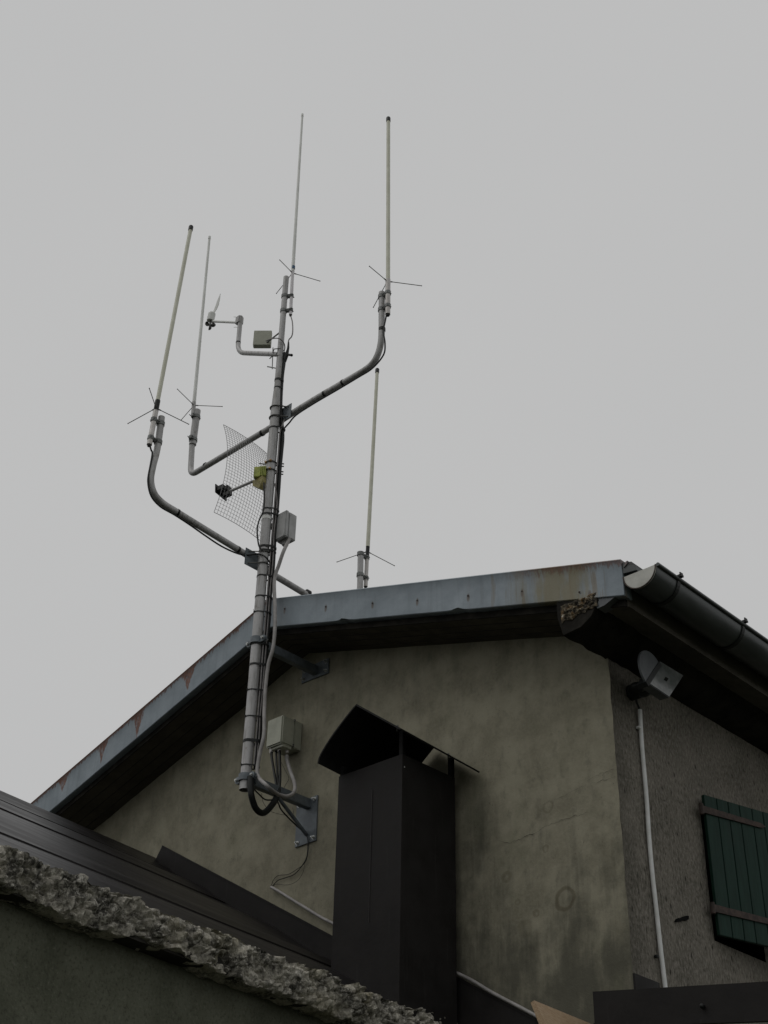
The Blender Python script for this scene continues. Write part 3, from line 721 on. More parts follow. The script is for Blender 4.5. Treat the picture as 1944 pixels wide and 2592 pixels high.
# wall brackets and clamps
def bracket(z, brace):
    br = obj('wall_bracket', B((MX, (MY+.045)/2-.0, z-.005), (.045, -MY-.045-.008, .062), bev=.003), G['dgalv'], mast)
    if brace:
        pl = [(-2.425, 3.300), (-2.238, 3.310), (-2.232, 3.012), (-2.420, 3.008)]
    else:
        pl = [(-2.445, 4.262), (-2.196, 4.268), (-2.192, 4.155), (-2.449, 4.160)]
    obj('wall_plate', prism([(x, -.010, zz) for x, zz in pl], (0, .009, 0)), G['dgalv'], br)
    cs = [(px+(.022 if i in (0, 3) else -.022), pz+(-.022 if i < 2 else .022)) for i, (px, pz) in enumerate(pl)]
    for x, zz in cs:
        bm = bmesh.new(); tube(bm, [(x, -.010, zz), (x, -.022, zz)], .0095, 6); tube(bm, [(x, -.010, zz), (x, -.034, zz)], .005, 8); tube(bm, [(x, -.0101, zz), (x, -.013, zz)], .013, 12)
        obj('bolt', bm, G['bolt'], br)
    if brace: obj('brace', T([(MX, -.012, 3.065), (MX, -.27, z-.04)], .012, 10), G['dgalv'], br)
    # two shell clamp with ears
    bm = bmesh.new()
    for s in (1, -1):
        prev = []
        for kk in range(13):
            a = math.pi*kk/12; d = Vector((math.cos(a), s*math.sin(a), 0)); prev.append(Vector((MX, MY+s*.003, 0))+d*(R1+.003))
        outer = [Vector((MX, MY+s*.003, 0))+(p-Vector((MX, MY+s*.003, 0))).normalized()*(R1+.009) for p in prev]
        ring = [p+Vector((0, 0, z-.022)) for p in prev]+[p+Vector((0, 0, z-.022)) for p in outer[::-1]]
        prism(ring, (0, 0, .044), bm)
        for e in (1, -1):
            x0 = MX+e*(R1+.005); x1 = MX+e*(R1+.052)
            q = [(x0, MY+s*.004, z-.022), (x1-.012*e, MY+s*.004, z-.022), (x1, MY+s*.004, z-.010), (x1, MY+s*.004, z+.010), (x1-.012*e, MY+s*.004, z+.022), (x0, MY+s*.004, z+.022)]
            prism(q, (0, s*.007, 0), bm)
    box(bm, (MX, MY+R1+.022, z), (.07, .012, .05))
    obj('clamp', bm, G['dgalv'], br)
    for e in (1, -1):
        x = MX+e*(R1+.036); bm = bmesh.new(); tube(bm, [(x, MY-.028, z), (x, MY+.03, z)], .005, 8); tube(bm, [(x, MY-.022, z), (x, MY-.012, z)], .010, 6)
        obj('bolt', bm, G['bolt'], br)
bracket(3.272, True); bracket(4.215, False)

# side arms
UY = MY+.078
U = lambda px, py: P(px, py, 1, UY)
armp = [U(487, 1122), U(484.7, 1142), U(480.5, 1197), U(519, 1180), U(600, 1131), U(684, 1083), U(745, 1041.5), U(860, 975), U(948, 922), U(966.5, 868), U(967, 842), U(967, 741)]
pts = fillet([armp[0], U(482.5, 1203), armp[5], U(748, 1044)], .07, 8)[:-1]+fillet([U(748, 1044), U(880, 966), U(964, 912), U(967, 741)], .12, 9)
# even out: the long arm bends gently through an S into the upright
left = fillet([U(486.5, 1120), U(482, 1204), U(684, 1083)], .075, 9)
right = [U(684, 1083), U(745, 1043), U(800, 1009), U(860, 974), U(905, 948)]+[U(930, 932), U(947, 915), U(958, 893), U(964, 868), U(966, 842)]+[U(966.3, 790), U(966.6, 741)]
arm_u = obj('side_arm', T(left+catmull(right, 4)[1:], .0225, 18), G['galv'], mast, label='upper crooked side arm')
obj('mounting_tube', T([U(487.5, 1126), U(499, 1039)], .0285, 20), G['galv'], arm_u)
LXp = MX-.085
Lp = lambda px, py: P(px, py, 0, LXp)
lp = catmull([Lp(409, 1056), Lp(398, 1136), Lp(387, 1180), Lp(381.5, 1216), Lp(390, 1249), Lp(411, 1273), Lp(447, 1296), Lp(513.6, 1337), Lp(600.4, 1390), Lp(635, 1411)], 5)
e0 = Lp(635, 1411); lp += [Vector((LXp, -.36, 4.83)), Vector((LXp, -.04, 4.812)), Vector((LXp, .3, 4.80))]
pb = Lp(913, 1404); pbb = Lp(911, 1491)
lp += catmull([Vector((LXp, .33, 4.80)), Vector((LXp, .40, 4.83)), Vector((LXp, pbb.y-.008, 4.90)), pbb, pb], 5)
arm_l = obj('side_arm', T(lp, .0225, 18), G['galv'], mast, label='lower crooked side arm running back over the roof')
for (pts2, pl_) in (([(519, 1180), (662, 1097), (867, 970), (820, 998)], U), ([(447, 1296), (600, 1390)], Lp)):
    for (px, py) in pts2:
        a, b = pl_(px, py), pl_(px+6, py+(-3.6 if pl_ is U else 3.7)); obj('cable_tie', T([a, b.lerp(a, .3)], .0245, 16), G['tie'], arm_u if pl_ is U else arm_l)
a = Lp(780, 1503); obj('cable_tie', T([Vector((LXp, a.y-.02, a.z)), Vector((LXp, a.y+.01, a.z))], .027, 16), G['tie'], arm_l)
obj('cable_tie', T([U(967, 838), U(967, 831)], .0245, 16), G['tie'], arm_u)
# clamping plates where the arms cross the mast
def cross_plate(c, ax, nm_parent):
    X = Vector((1, 0, 0)) if ax == 0 else Vector((0, 1, 0))
    obj('clamp_plate', B(c, (.13, .006, .13), X, bev=.002), G['dgalv'], nm_parent)
    o2 = Vector((0, 1, 0)) if ax == 0 else Vector((1, 0, 0))
    for s in (-1, 1):
        pts3 = [c+X*(s*0)+Vector((0, 0, s*.045))+v for v in ()]
        u = []
        for kk in range(13):
            a_ = math.pi*kk/12; d = X*math.cos(a_)*(R1+.006); sg = -1 if ax == 0 else 1
            u.append(Vector((MX, MY, c.z+s*.045))+d+o2*(sg*math.sin(a_)*(R1+.006)))
        st = c+X*(R1+.006); st.z = c.z+s*.045; en = c-X*(R1+.006); en.z = c.z+s*.045
        u = [st]+u+[en]; obj('u_bolt', T(u, .004, 8), G['rod'], nm_parent)
cu = Vector((MX, UY-.028, U(697, 1073).z)); cross_plate(cu+Vector((.05, 0, .01)), 0, arm_u)
cl = Vector((LXp+.028, MY, mz(1416))); cross_plate(cl+Vector((0, -.05, 0)), 1, arm_l)

# wind sensor arm: short crooked pipe
WY_ = MY-.01
Wp = lambda px, py: P(px, py, 1, WY_)
sa = obj('sensor_arm', T(fillet([Wp(609, 802), Wp(601, 893), Wp(704, 897)], .10, 9), .0185, 16), G['galv'], mast)
obj('cable_tie', T([Wp(606, 818), Wp(605.7, 821)], .020, 14), G['tie'], sa); obj('cable_tie', T([Wp(603.3, 866), Wp(603, 869)], .020, 14), G['tie'], sa)
c = Wp(702, 897); obj('u_bolt', T([c+Vector((-.03, -.02, .02)), c+Vector((.0, -.035, .03)), c+Vector((.035, -.005, .035)), c+Vector((.035, .035, .035))], .004, 8), G['rod'], sa)
obj('u_bolt', T([c+Vector((-.06, -.02, -.02)), c+Vector((-.01, -.035, -.03)), c+Vector((.035, -.005, -.03)), c+Vector((.035, .035, -.03))], .004, 8), G['rod'], sa)
obj('threaded_rod', T([Wp(691, 880), Wp(689, 934)], .0035, 8), G['rod'], sa); obj('threaded_rod', T([Wp(677, 928), Wp(701, 932.5)], .0045, 8), G['rod'], sa)

# ------------------------------------------------------------------ wind sensor
c = Wp(535, 802)
ws = thing('wind_sensor', c, 'small white wind vane sensor at the tip of the short crooked arm', 'wind sensor')
b0, b1 = Wp(532.5, 812), Wp(537, 792)
obj('sensor_body', T(catmull([b0, b0.lerp(b1, .5), b1.lerp(b0, .1), b1], 4), [.030, .031, .031, .031, .031, .031, .031, .031, .030, .028, .024, .018, .010], 20), G['white'], ws)
arm = obj('boom', T([Wp(540, 813.5), Wp(604, 816.5)], .0105, 14), G['white'], ws)
obj('boom_clamp', B(Wp(606, 812), (.05, .05, .075), bev=.006), G['galv'], arm)
for py in (802, 828): obj('bolt', T([Wp(592, py), Wp(603, py)], .003, 8), G['bolt'], arm)
v0 = [Wp(539, 790), Wp(540.5, 786), Wp(545, 775), Wp(549, 763), Wp(557.5, 743), Wp(556, 756), Wp(553, 771), Wp(548.5, 781), Wp(543, 790)]
obj('vane', prism(v0, (0, .004, 0)), G['white'], ws)
for kk in range(3):
    a_ = 2*math.pi*kk/3+.6; q = Wp(531.5, 824)+Vector((math.cos(a_), math.sin(a_), 0))*.028
    t = bmesh.new(); bmesh.ops.create_uvsphere(t, u_segments=14, v_segments=10, radius=.021)
    tg = Vector((-math.sin(a_), math.cos(a_), 0)); bmesh.ops.bisect_plane(t, geom=t.verts[:]+t.edges[:]+t.faces[:], plane_co=(0, 0, 0), plane_no=tg, clear_outer=True)
    bmesh.ops.translate(t, verts=t.verts, vec=q); obj('cup', t, G['rod'], ws)
obj('hub', T([Wp(532.5, 812), Wp(531, 829)], .008, 10), G['rod'], ws)

# ------------------------------------------------------------------ thin box beside the upper pole
c = P(665, 859, 1, MY+.03); Xb = Vector((math.cos(YAW+.04), -math.sin(YAW+.04), 0))
bx = thing('upper_enclosure', c, 'flat cream box beside the upper pole above the sensor arm', 'junction box')
obj('box_body', B(c+Vector((0, 0, -.004)), (.136, .036, .150), Xb, bev=.004), G['boxp'], bx)
ff = Vector((-Xb.y, Xb.x, 0)); ff = ff if ff.dot(CAM-c) > 0 else -ff
obj('lid', B(c+ff*.020+Vector((0, 0, -.002)), (.138, .008, .146), Xb, bev=.003), G['boxp'], bx)
obj('holder', T([c-ff*.02+Vector((0, 0, -.05)), Vector((MX, MY+.02, c.z-.05))], .006, 8), G['rod'], bx)
obj('lead', T(catmull([P(673, 863, 1, MY-.06), P(690, 857, 1, MY-.05), P(706, 857, 1, MY-.045), P(717, 866, 1, MY-.01), P(721, 878, 1, MY+.02), P(719, 890, 1, MY+.03)], 5), .0045, 8), G['cable'], bx)

# ------------------------------------------------------------------ whip antennas
def antenna(name, label, pf, base, top, rb, rt, rmat, cap, sleeve, rs, smat, radial_c, radials, clamps, collar=None, ring=None, stub=None):
    Bp, Tp = pf(*base), pf(*top)
    a = thing(name, pf(*sleeve[1]), label, 'antenna', 'whip antennas on the mast')
    ra = obj('radome', T([Bp, Bp.lerp(Tp, .5), Tp], [rb, (rb+rt)/2, rt], 16), rmat, a)
    d = (Tp-Bp).normalized()
    if cap: obj('tip_cap', T([Tp-d*.035, Tp+d*.004, Tp+d*.010], [rt+.003, rt+.003, rt], 16), cap, a)
    else: obj('tip_cap', T([Tp-d*.025, Tp+d*.006], [rt+.002, rt+.001], 12), G['white'], a)
    s0, s1 = pf(*sleeve[0]), pf(*sleeve[1]); bm = bmesh.new()
    tube(bm, [s0, s1], rs, 18, caps=True)
    sl = obj('sleeve', bm, smat, a)
    obj('connector', T([s1+(s1-s0).normalized()*.0008, s1+(s1-s0).normalized()*.012], rs*.7, 12), G['black'], a)
    if collar: obj('collar', T([pf(*collar[0]), pf(*collar[1])], collar[2], 16), G['tie'], a)
    if ring: obj('blue_ring', T([pf(*ring[0]), pf(*ring[1])], ring[2], 14), G['blue'], a)
    C0 = pf(*radial_c)
    for (x, y) in radials:
        E_ = P(x, y, 2, C0.z-.004); bm = bmesh.new(); tube(bm, [C0, E_], .0028, 8)
        dd = (E_-C0).normalized(); tube(bm, [C0+dd*(rs*.8), C0+dd*(rs+.018)], .0046, 8); sphere(bm, E_, .0042)
        obj('radial', bm, G['rod'], a)
    for (x, y, pole, rp_) in clamps:             # pipe clamps joining sleeve and pole
        q = pf(x, y); p2 = pole(q); bm = bmesh.new(); mid_ = (q+p2)/2; ax = (s0-s1).normalized()
        for cc, rr in ((q, rs), (p2, rp_)): tube(bm, [cc-ax*.014, cc+ax*.014], rr+.004, 18, caps=False); tube(bm, [cc-ax*.0135, cc+ax*.0135], rr+.0015, 18, caps=True)
        dr = (p2-q).normalized() if (p2-q).length > .001 else Vector((1, 0, 0))
        box(bm, mid_, ((p2-q).length, .022, .026), dr); sd_ = dr.cross(Vector((0, 0, 1)))
        for s in (-1, 1): tube(bm, [mid_+sd_*(s*.018)-dr*.045, mid_+sd_*(s*.018)+dr*.045], .0035, 7)
        obj('mounting_clamp', bm, G['clampm'], a)
    return a
def on(pfun, line):                              # nearest pole axis point at the same height
    def f(q):
        a, b = line; t = (q.z-a.z)/(b.z-a.z); return a.lerp(b, t)
    return f
antenna('whip_antenna', 'thick cream whip antenna with black tip at the far left of the mast', lambda x, y: P(x, y, 0, LXp-.0), (398.5, 1018), (483.5, 575), wr(10.5, Lp(440, 800)), wr(10, Lp(480, 600)),
        G['radome'], G['black'], ((394.5, 1040), (378, 1126)), wr(13.5, Lp(387, 1080)), G['sleeve'], (395, 1033), ((378, 983), (324, 1072), (477.6, 1073.7)),
        ((389.5, 1063, on(Lp, (Lp(409, 1056), Lp(398, 1136))), .0235), (381.5, 1109, on(Lp, (Lp(409, 1056), Lp(398, 1136))), .0235)), collar=((399.5, 1014), (394, 1043), .0175))
antenna('whip_antenna', 'thin grey whip antenna rising from the left end of the upper arm', lambda x, y: P(x, y, 1, UY-.03), (491, 1022), (530.5, 600), .0148, .0100,
        G['white'], None, ((491, 1018), (489, 1048)), .0165, G['galv'], (491, 1026), ((449, 985), (562.5, 1029), (458.6, 1063)),
        ((490, 1052, on(U, (U(487.5, 1126), U(499, 1039))), .029), (484.5, 1108, on(U, (U(487.5, 1126), U(499, 1039))), .029)))
TYo = MY+.03; Tf = lambda x, y: P(x, y, 1, TYo)
antenna('whip_antenna', 'slender pale whip antenna at the very top of the mast with blue ring', Tf, (741, 688), (765.5, 290), .0136, .0088,
        G['white'], None, ((741, 686), (735.5, 797)), .0125, G['clearp'], (740.5, 691), ((708, 658), (810, 711.5), (699.6, 742.8)),
        ((738, 749, on(None, (Vector((MX, MY, 6)), Vector((MX, MY, 8)))), .0225), (736.5, 785, on(None, (Vector((MX, MY, 6)), Vector((MX, MY, 8)))), .0225)), ring=((742.3, 681), (742.8, 674), .0140))
Uf = lambda x, y: P(x, y, 1, UY)
antenna('whip_antenna', 'thick cream whip antenna with black tip on the upper arm right of the mast', Uf, (982.2, 712), (983, 300), wr(10.5, U(982, 600)), wr(9.5, U(982, 400)),
        G['radome'], G['black'], ((982, 708), (981.5, 796)), wr(13.2, U(982, 750)), G['sleeve'], (980.5, 712), ((935, 674), (1067, 723.4), (945, 778)),
        ((981.8, 742, on(None, (U(966.3, 790), U(966.6, 741))), .0235), (981.6, 775, on(None, (U(966.3, 790), U(966.6, 741))), .0235)))
antenna('whip_antenna', 'cream whip antenna standing behind the roof verge right of the mast', Lp, (931, 1384), (955, 936), wr(10, Lp(940, 1200)), wr(8.5, Lp(955, 950)),
        G['radome'], G['black'], ((929, 1408), (925.5, 1485)), wr(10.5, Lp(927, 1450)), G['sleeve'], (929.5, 1396), ((853, 1422.5), (998.4, 1432)),
        ((928.8, 1412, on(Lp, (pb, pbb)), .0235), (926.5, 1464, on(Lp, (pb, pbb)), .0235)), collar=((932, 1372), (929.6, 1408), .0145))

# ------------------------------------------------------------------ grid dish
gc = Vector((-2.43, -.62, 5.535))
gd = thing('grid_dish', gc, 'curved wire grid dish antenna fixed behind the middle of the mast', 'antenna')
def gp_(y, z): return Vector((gc.x-.085*((z)/.375)**2-.018*((y)/.215)**2, gc.y+y, gc.z+z-.012*(y/.215)))
bm = bmesh.new(); ny, nz = 19, 33
for i in range(ny):
    y = -.215+.43*i/(ny-1); tube(bm, [gp_(y, -.375+.75*j/16) for j in range(17)], .0013 if 0 < i < ny-1 else .0020, 5)
for j in range(nz):
    z = -.375+.75*j/(nz-1); tube(bm, [gp_(-.215+.43*i/10, z) for i in range(11)], .0011 if 0 < j < nz-1 else .0020, 5)
obj('wire_grid', bm, G['wirem'], gd)
f0_, f1_ = Vector((-2.42, -.605, 5.50)), Vector((-2.665, -.66, 5.475))
fm = obj('feed_arm', T([f0_, f1_], .0105, 12), G['galv'], gd)
ax_ = (f1_-f0_).normalized(); fc = P(568.5, 1243, 0, f1_.x); 
bm = bmesh.new(); box(bm, fc, (.055, .115, .042), ax_, bev=.004); box(bm, fc+ax_*.032, (.008, .135, .075), ax_, bev=.002); box(bm, fc-ax_*.034, (.02, .05, .05), ax_, bev=.003)
obj('feed_head', bm, G['black'], fm)
c = P(659, 1198, 1, MY-.055)
X1 = Vector((.82, .57, 0)).normalized()
bm = bmesh.new(); box(bm, c, (.085, .05, .088), X1, bev=.004)
for i in range(4): box(bm, c+X1*(.006+.012*i)-Vector((-.57, .82, 0))*.028, (.004, .012, .082), X1)
hs = obj('lime_housing', bm, G['lime'], gd)
q = P(657, 1226, 1, MY-.05)
obj('lower_housing', prism([q+Vector((-.055, -.02, .045)), q+Vector((.045, -.02, .045)), q+Vector((.05, -.02, .01)), q+Vector((.02, -.02, -.05)), q+Vector((-.05, -.02, .0))], (0, .05, 0)), G['tan'], gd)
for py in (1174, 1194):
    zz = mz(py); u = [Vector((MX-.07, MY-.05, zz+.01))]+[Vector((MX, MY, zz))+Vector((math.cos(a_), math.sin(a_), 0))*(R1+.006) for a_ in [math.radians(-150+k_*20) for k_ in range(13)]]+[Vector((MX-.06, MY+.045, zz))]
    obj('u_bolt', T(u, .0045, 8), G['rod'], gd)
    for nut in (u[3], u[6]): obj('nut', sphere(bmesh.new(), nut, .011, seg=8), G['brass'], gd)
    for s in (.01, -.012):
        p0 = Vector((MX, MY, zz+s))+SD*(R1+.028); obj('bolt', T([p0, p0+SD*.028], .0045, 6), G['tie'], gd)
tag(obj('antenna_lead', T(catmull([P(668, 1222, 1, MY-.06), P(668, 1285, 1, MY-.055), P(655, 1320, 1, MY-.07), P(651, 1345, 1, MY-.075), P(655, 1380, 1, MY-.06), P(664, 1394, 1, MY-.045)], 6), .0055, 8), G['black']),
    'dark green black lead looping left of the mast below the grid dish', 'cable')

# ------------------------------------------------------------------ grey box right of the mast
bxx = P(725, 1290, 1, MY+.05)
gb = thing('side_enclosure', bxx, 'light grey box hanging behind the cables on the right of the mast', 'junction box')
zT, zB = bxx.z, P(716, 1357, 1, MY+.05).z+.0
xa, ya = bxx.x, MY+.05
xw = .11; yd = P(753, 1299, 0, xa).y
obj('box_body', aabb(xa-xw, xa, ya+.03, yd, zB, zT, bev=.006), G['boxg'], gb)
obj('lid', aabb(xa-xw-.002, xa+.002, ya, ya+.028, zB-.002, zT+.002, bev=.006), G['boxg'], gb)
for ddx in (.014, xw-.014):
    for ddz in (.014, zT-zB-.014): obj('screw', T([(xa-ddx, ya-.003, zB+ddz), (xa-ddx, ya+.002, zB+ddz)], .004, 8), G['bolt'], gb)
q = Vector((xa-.055, ya+.06, zB)); obj('gland', T([q+Vector((0, 0, .005)), q+Vector((0, 0, -.03))], [.026, .022], 14), G['boxg'], gb)
q2 = Vector((xa-.012, ya+.05, zB)); obj('gland', T([q2+Vector((0, 0, .005)), q2+Vector((0, 0, -.02))], .013, 12), G['hose'], gb)
obj('mounting_strap', B(Vector((MX+.03, MY+.045, (zT+zB)/2)), (.03, .07, .03)), G['rod'], gb)

# ------------------------------------------------------------------ cables down the mast
def along_mast(rows, r, m, label, off0=0.0, dep=0.0, name='cable', seg=10):
    FWD = Vector((SD.y, -SD.x, 0)); pts = []
    for py, off, dd in rows: pts.append(Vector((MX, MY, mz(py)))+SD*(off)+FWD*dd)
    return tag(obj(name, T(catmull(pts, 5), r, seg), m), label, 'cable', 'cables strapped down the mast')
def jit(rows, s, a=.0028):
    out = []
    for i, (py, o_, d_) in enumerate(rows): out.append((py, o_+noise.noise(Vector((py*.013, s, 0)))*a*2, d_+noise.noise(Vector((py*.011, s+9, 0)))*a*2))
    return out
base_rows = [1100+i*42 for i in range(21)]
along_mast([(892, .030, .0), (915, .035, 0), (950, .030, 0), (1000, .032, 0), (1040, .040, 0)]+jit([(p, .066, .004) for p in base_rows], 1), .0125, G['black'], 'thick black cable running down the right flank of the mast')
along_mast([(905, .032, -.018), (950, .026, -.016), (1010, .032, -.016), (1050, .040, -.018)]+jit([(p, .052, -.014) for p in base_rows], 2), .0110, G['tie'], 'black cable tucked behind the thick one down the mast')
along_mast([(1062, .070, .014), (1080, .055, .018)]+jit([(p, .043, .022) for p in base_rows], 3, .002), .0050, G['cable'], 'thin grey cable in front of the black cables on the mast')
along_mast(jit([(1226, .034, .018)]+[(p, .060, .021) for p in base_rows[4:]], 4, .0035), .0042, G['cable'], 'second thin grey cable joining the bundle below the grid dish')
# coax from the top antenna
tl = [Tf(736, 800), P(740, 815, 1, TYo), P(741, 838, 1, TYo), P(738, 852, 1, TYo), P(731, 861, 1, TYo), P(728, 880, 1, TYo), P(724, 900, 1, TYo), P(718, 920, 1, TYo)]
tag(obj('cable', T(catmull(tl, 5), [.0045, .0048], 8), G['cable']), 'short grey lead curving down from the topmost antenna', 'cable')
bm = T([P(731, 866, 1, TYo), P(730, 880, 1, TYo), P(725, 900, 1, TYo), P(720, 915, 1, TYo)], [.004, .008, .0155, .014], 14); sp_ = P(730, 898, 1, TYo); tube(bm, [sp_, P(739, 899, 1, TYo)], .009, 10); sphere(bm, P(738, 899, 1, TYo), .011)
tag(obj('cable_splitter', bm, G['tie']), 'dark coaxial splitter where the top lead meets the black cable', 'connector')
# leads along the side arms
c1 = [Uf(981, 800), Uf(978, 815), Uf(974, 835), Uf(974.5, 850), Uf(976, 870), Uf(974, 895), Uf(959, 918), Uf(938, 938), Uf(910, 955), Uf(860, 985), Uf(800, 1020), Uf(752, 1051), Uf(733, 1072), Uf(722, 1084)]
c1 = [p+Vector((0, -.012, 0)) for p in c1[:4]]+[p+Vector((0, -.006, 0)) for p in c1[4:]]
tag(obj('cable', T(catmull(c1, 5), .0058, 8), G['black']), 'black lead strapped under the right half of the upper arm', 'cable')
c2 = [Lp(378, 1129), Lp(381, 1140), Lp(384, 1150), Lp(377, 1190), Lp(373, 1220), Lp(381, 1256), Lp(404, 1283), Lp(440, 1304), Lp(480, 1330), Lp(520, 1358), Lp(560, 1384), Lp(600, 1402)]
c2 = [p+Vector((.006, 0, 0)) for p in c2]+[P(628, 1405, 0, MX-.05), P(655, 1402, 1, MY-.045), P(672, 1410, 1, MY-.035), P(684, 1425, 1, MY+.03)]
tag(obj('cable', T(catmull(c2, 5), .0058, 8), G['black']), 'black lead sagging along the lower left arm to the mast', 'cable')
# grey conduit from side box down to the bottom of the mast
gh = [q2+Vector((0, 0, -.01)), P(716, 1400, 1, MY+.06), P(706, 1430, 1, MY+.06), P(697, 1455, 1, MY+.055), P(694, 1480, 1, MY+.05), P(696, 1540, 1, MY+.045), P(696, 1590, 1, MY+.045), P(691, 1640, 1, MY+.04), P(679, 1683, 1, MY+.04), P(672, 1740, 1, MY+.04), P(669, 1800, 1, MY+.04), P(668, 1860, 1, MY+.035), P(658, 1905, 1, MY+.03), P(651, 1950, 1, MY+.03), P(656, 1970, 1, MY+.03)]
gh += [P(668, 1982, 1, MY+.0), P(683, 1996, 1, MY+.03), P(704.7, 2011, 1, -.40), P(727, 2016, 1, -.32), P(744, 2006, 1, -.24), P(746, 1983.5, 1, -.17), P(735, 1952, 1, -.11), P(727, 1925, 1, -.09), P(726, 1912, 1, -.09)]
tag(obj('cable_conduit', T(catmull(gh, 6), .0125, 14), G['hose']), 'grey conduit from the side box down the mast looping up to the wall box', 'conduit')
bh = [P(634, 1966, 1, MY-.01), P(634.6, 1990, 1, MY-.01), P(637, 2017, 1, MY), P(648, 2047, 1, MY+.05), P(666, 2058, 1, MY+.12), P(685, 2042, 1, MY+.19), P(698, 2022, 1, MY+.25), P(706, 2000, 1, MY+.30)]
tag(obj('drain_hose', T(catmull(bh, 6), .0195, 16), G['black']), 'fat black hose looping out of the bottom end of the mast', 'hose')

# ------------------------------------------------------------------ wall junction box
jx0, jx1, jy, jz0, jz1 = -2.572, -2.425, -.18, 3.665, 3.862
jb = thing('wall_junction_box', (-2.5, 0, 3.665), 'large weathered junction box on the gable wall beside the foot of the mast', 'junction box')
obj('box_body', aabb(jx0, jx1, jy+.115, -.001, jz0, jz1, bev=.004), G['boxp'], jb)
obj('lid', aabb(jx0-.002, jx1+.002, jy, jy+.1125, jz0-.001, jz1+.001, bev=.009), G['boxp'], jb)
for z_ in (jz0+.012, jz1-.008): obj('hinge_pin', T([(jx1+.004, jy+.105, z_-.006), (jx1+.004, jy+.105, z_+.008)], .006, 8), G['rod'], jb)
obj('gland_plate', aabb(jx0+.03, jx1-.004, jy+.02, jy+.10, jz0-.018, jz0-.0015, bev=.003), G['boxp'], jb)
gl = [(P(686.6, 1903, 1, jy+.03)), (P(708, 1897, 1, jy+.05)), (P(726, 1916, 1, -.09))]
for g_ in gl: obj('gland', T([Vector((g_.x, g_.y, jz0-.002)), Vector((g_.x, g_.y, jz0-.035))], [.015, .012], 12), G['sleeve'], jb)
for (lst, r_, lab) in (
    ([(gl[0].x, gl[0].y, jz0-.02)]+[P(689, 1925, 1, jy), P(694, 1955, 1, jy-.02), P(699, 1985, 1, jy-.08), P(700, 2005, 1, jy-.12)], .0085, 'leftmost black cable hanging from the wall junction box'),
    ([(gl[1].x, gl[1].y, jz0-.02)]+[P(708, 1930, 1, jy+.02), P(709, 1960, 1, jy-.01), P(708, 1985, 1, jy-.08), P(706, 2008, 1, jy-.12)], .0095, 'rightmost black cable hanging from the wall junction box'),
    ([P(699, 1900, 1, jy+.05), P(700, 1930, 1, jy+.02), P(702, 1960, 1, jy-.01), P(704, 1990, 1, jy-.08), P(705, 2010, 1, jy-.12)], .0075, 'middle black cable hanging from the wall junction box')):
    tag(obj('cable', T(catmull(lst, 5), r_, 10), G['black']), lab, 'cable', 'black cables under the wall box')
wires = [
    ([(772, 2104, -.03), (779, 2125, -.02), (779, 2145, -.016), (776, 2170, -.014), (764, 2192, -.014), (745, 2213, -.014), (722, 2222, -.014), (704.7, 2228, -.014), (694, 2238, -.016), (687, 2247, -.018)], .0028, 'dark wire hanging from the bracket plate down to the pale conduit'),
    ([(782, 2120, -.016), (781, 2150, -.013), (773, 2182, -.013), (752, 2200, -.013), (730, 2213, -.013), (705, 2216, -.013), (692, 2228, -.013), (686, 2245, -.016)], .0019, 'thin upper wire from the bracket plate to the conduit end'),
    ([(771, 2180, -.013), (768, 2205, -.013), (757, 2225, -.013), (742, 2236, -.013), (722, 2240, -.013), (700, 2238, -.013), (687, 2246, -.016)], .0013, 'faint lowest wire loop on the wall under the bracket plate'),
    ([(640, 1995, MY+.05), (655, 2010, MY+.1), (672, 2024, -.38), (700, 2027, -.3), (712, 2050, -.2), (735, 2075, -.1), (760, 2098, -.03), (772, 2105, -.03)], .0048, 'black wire running from the mast foot along the bracket brace'),
    ([(662, 2008, -.42), (666, 2030, -.36), (680, 2050, -.28), (700, 2059, -.2), (725, 2063, -.15), (742, 2060, -.1), (741, 2045, -.08)], .0013, 'hair thin wire loop below the bracket arm'),
    ([(712, 1930, -.1), (722, 1950, -.1), (731, 1970, -.11), (724, 1985, -.14), (716, 2000, -.2)], .0014, 'fine wire inside the grey conduit loop'),
]
for ptl, r_, lab in wires:
    tag(obj('wire', T(catmull([P(x, y, 1, yy) for x, y, yy in ptl], 6), r_, 7), G['tie']), lab, 'wire', 'loose wires at the mast foot')

# ------------------------------------------------------------------ floodlight on the side wall
fl = thing('floodlight', P(1640, 1740, 0, .02), 'small grey floodlight with square glass under the eaves beside the house corner', 'floodlight')
fx_ = .24; q1, q2_, q3, q4 = [P(x, y, 0, fx_) for x, y in ((1672.7, 1674.9), (1729.5, 1709.7), (1693.8, 1763.8), (1643.4, 1729.9))]
# the lamp head: built in the plane facing down and outward, square side about 13 cm
ce = (q1+q2_+q3+q4)/4
ex = (q2_-q1).normalized(); ey = ((q4-q1)-ex*(q4-q1).dot(ex)).normalized(); en = ex.cross(ey); en = en if en.dot(CAM-ce) > 0 else -en
Q = [q1, q2_, q3, q4]
obj('glass', prism([ce+(p-ce)*.985+en*.001 for p in Q], -en*.006), G['pane'], fl)
obj('frame', prism([ce+(p-ce)*1.03-en*.003 for p in Q], -en*.055), G['lampg'], fl)
obj('lamp_element', prism([ce+(p-ce)*.13+en*.004 for p in Q], -en*.003), G['dark'], fl)
hc = P(1652, 1698, 0, fx_); el = (q1-q4).normalized(); eo = (q1-q2_).normalized()
ha = P(1668, 1675, 0, fx_); hb = P(1634, 1727, 0, fx_); mc = (ha+hb)/2; rr = (ha-hb).length/2; axd = (ha-hb).normalized(); od = (eo-axd*eo.dot(axd)).normalized()
dome = [mc+axd*rr*math.cos(a_)*.95+od*rr*1.02*math.sin(a_) for a_ in [math.pi*k_/16 for k_ in range(17)]]
obj('housing', prism(dome, -en*.012), G['lampg'], fl)
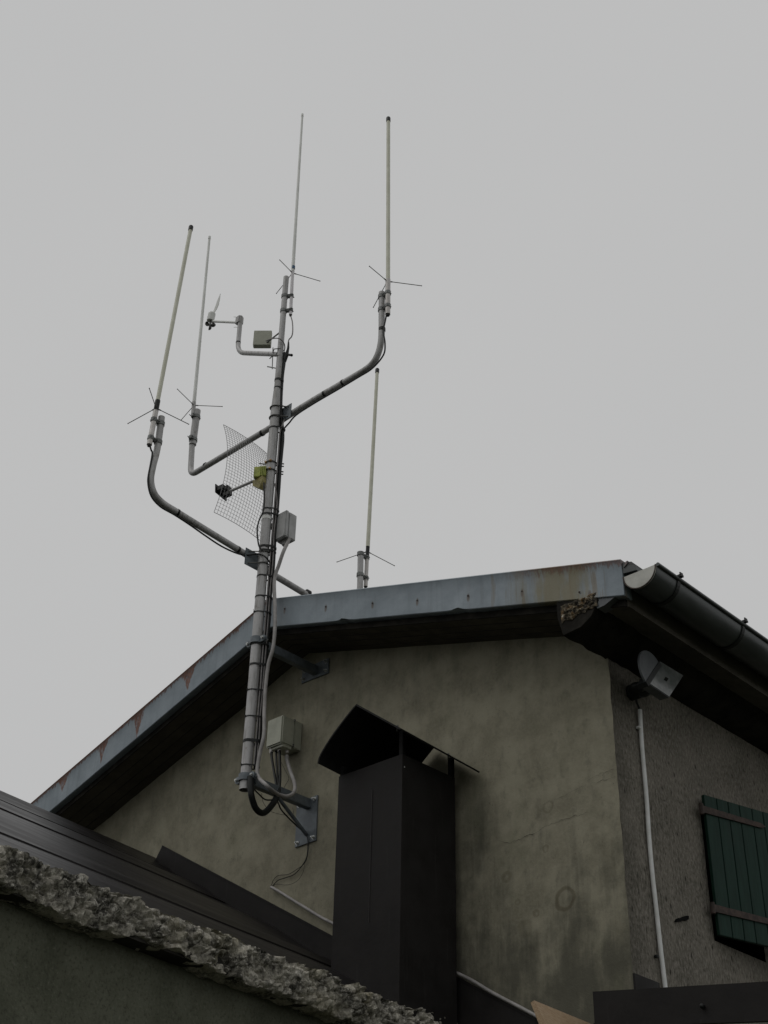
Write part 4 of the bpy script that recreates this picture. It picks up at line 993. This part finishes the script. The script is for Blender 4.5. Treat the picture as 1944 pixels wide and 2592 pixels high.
obj('band', prism([ha+od*.002+en*.004, ha-od*.026+en*.004, hb-od*.026+en*.004, hb+od*.002+en*.004], -en*.062), G['tie'], fl)
bm = bmesh.new(); b0_ = P(1620, 1746, 0, .07)
sphere(bm, b0_, .058, (1.0, 1.3, .62), 14); tube(bm, [Vector((.008, b0_.y, b0_.z)), b0_], .045, 14); tube(bm, [b0_, P(1640, 1725, 0, fx_-.03)], .022, 10)
obj('mounting_base', bm, G['black'], fl)
obj('lead', T(catmull([P(1612, 1762, 0, .03), P(1611, 1775, 0, .03), P(1616, 1788, 0, .018), P(1620, 1800, 0, .018)], 5), .006, 8), G['black'], fl)
cv = [P(x, y, 0, .018) for x, y in ((1620, 1797), (1622, 1840), (1626, 1900), (1636.5, 2020), (1643, 2120), (1652, 2220), (1661, 2300), (1672, 2400), (1684, 2500), (1688, 2540))]
co_ = tag(obj('cable_conduit', T(catmull(cv, 4), .0115, 12), G['pvc']), 'long white vertical conduit on the pebbledash wall below the floodlight', 'conduit')
for px, py in ((1616, 1842), (1662, 2421)):
    q = P(px, py, 0, .014); obj('conduit_clip', B(q, (.02, .022, .014), bev=.003), G['pvc'] if py < 2000 else G['tie'], co_)

# ------------------------------------------------------------------ low roof verge board bottom right and pine plank
by = -.30; t0, t1 = P(1500, 2510, 1, by), P(1944, 2484, 1, by); dirb = (t1-t0).normalized(); dn_ = Vector((0, 0, -1))
far = t0+dirb*2.2
vb = thing('porch_roof', t0, 'dark brown boxed porch roof verge in the lower right corner', 'roof')
dpt = .155
obj('verge_board', prism([t0, far, far+dn_*dpt, t0+dn_*dpt], (0, .05, 0)), G['sheet'], vb)
obj('verge_lip', prism([t0+dn_*(dpt-.014)+Vector((0, -.008, 0)), far+dn_*(dpt-.014)+Vector((0, -.008, 0)), far+dn_*(dpt+.006)+Vector((0, -.008, 0)), t0+dn_*(dpt+.006)+Vector((0, -.008, 0))], (0, .007, 0)), G['sheet'], vb)
obj('roof_deck', prism([t0+dn_*.02+Vector((.12, .051, 0)), far+dn_*.02+Vector((0, .051, 0)), far+dn_*.06+Vector((0, .051, 0)), t0+dn_*.06+Vector((.12, .051, 0))], (0, .24, 0)), G['slab'], vb)
q = P(1781, 2548, 1, by); obj('knob', sphere(T([q, q-Vector((0, .012, 0))], .009, 10), q-Vector((0, .014, 0)), .011), G['tie'], vb)
pA = P(1343, 2538, 1, -.75); pB = P(1500, 2593, 1, -.12)
bm = prism([pA, P(1352, 2532, 1, -.75), P(1392, 2612, 1, -.75), P(1372, 2612, 1, -.75)], pB-P(1352, 2532, 1, -.75))
tag(obj('pine_plank', bm, G['wood']), 'bare pine plank end poking up at the bottom edge right of the chimney', 'plank')
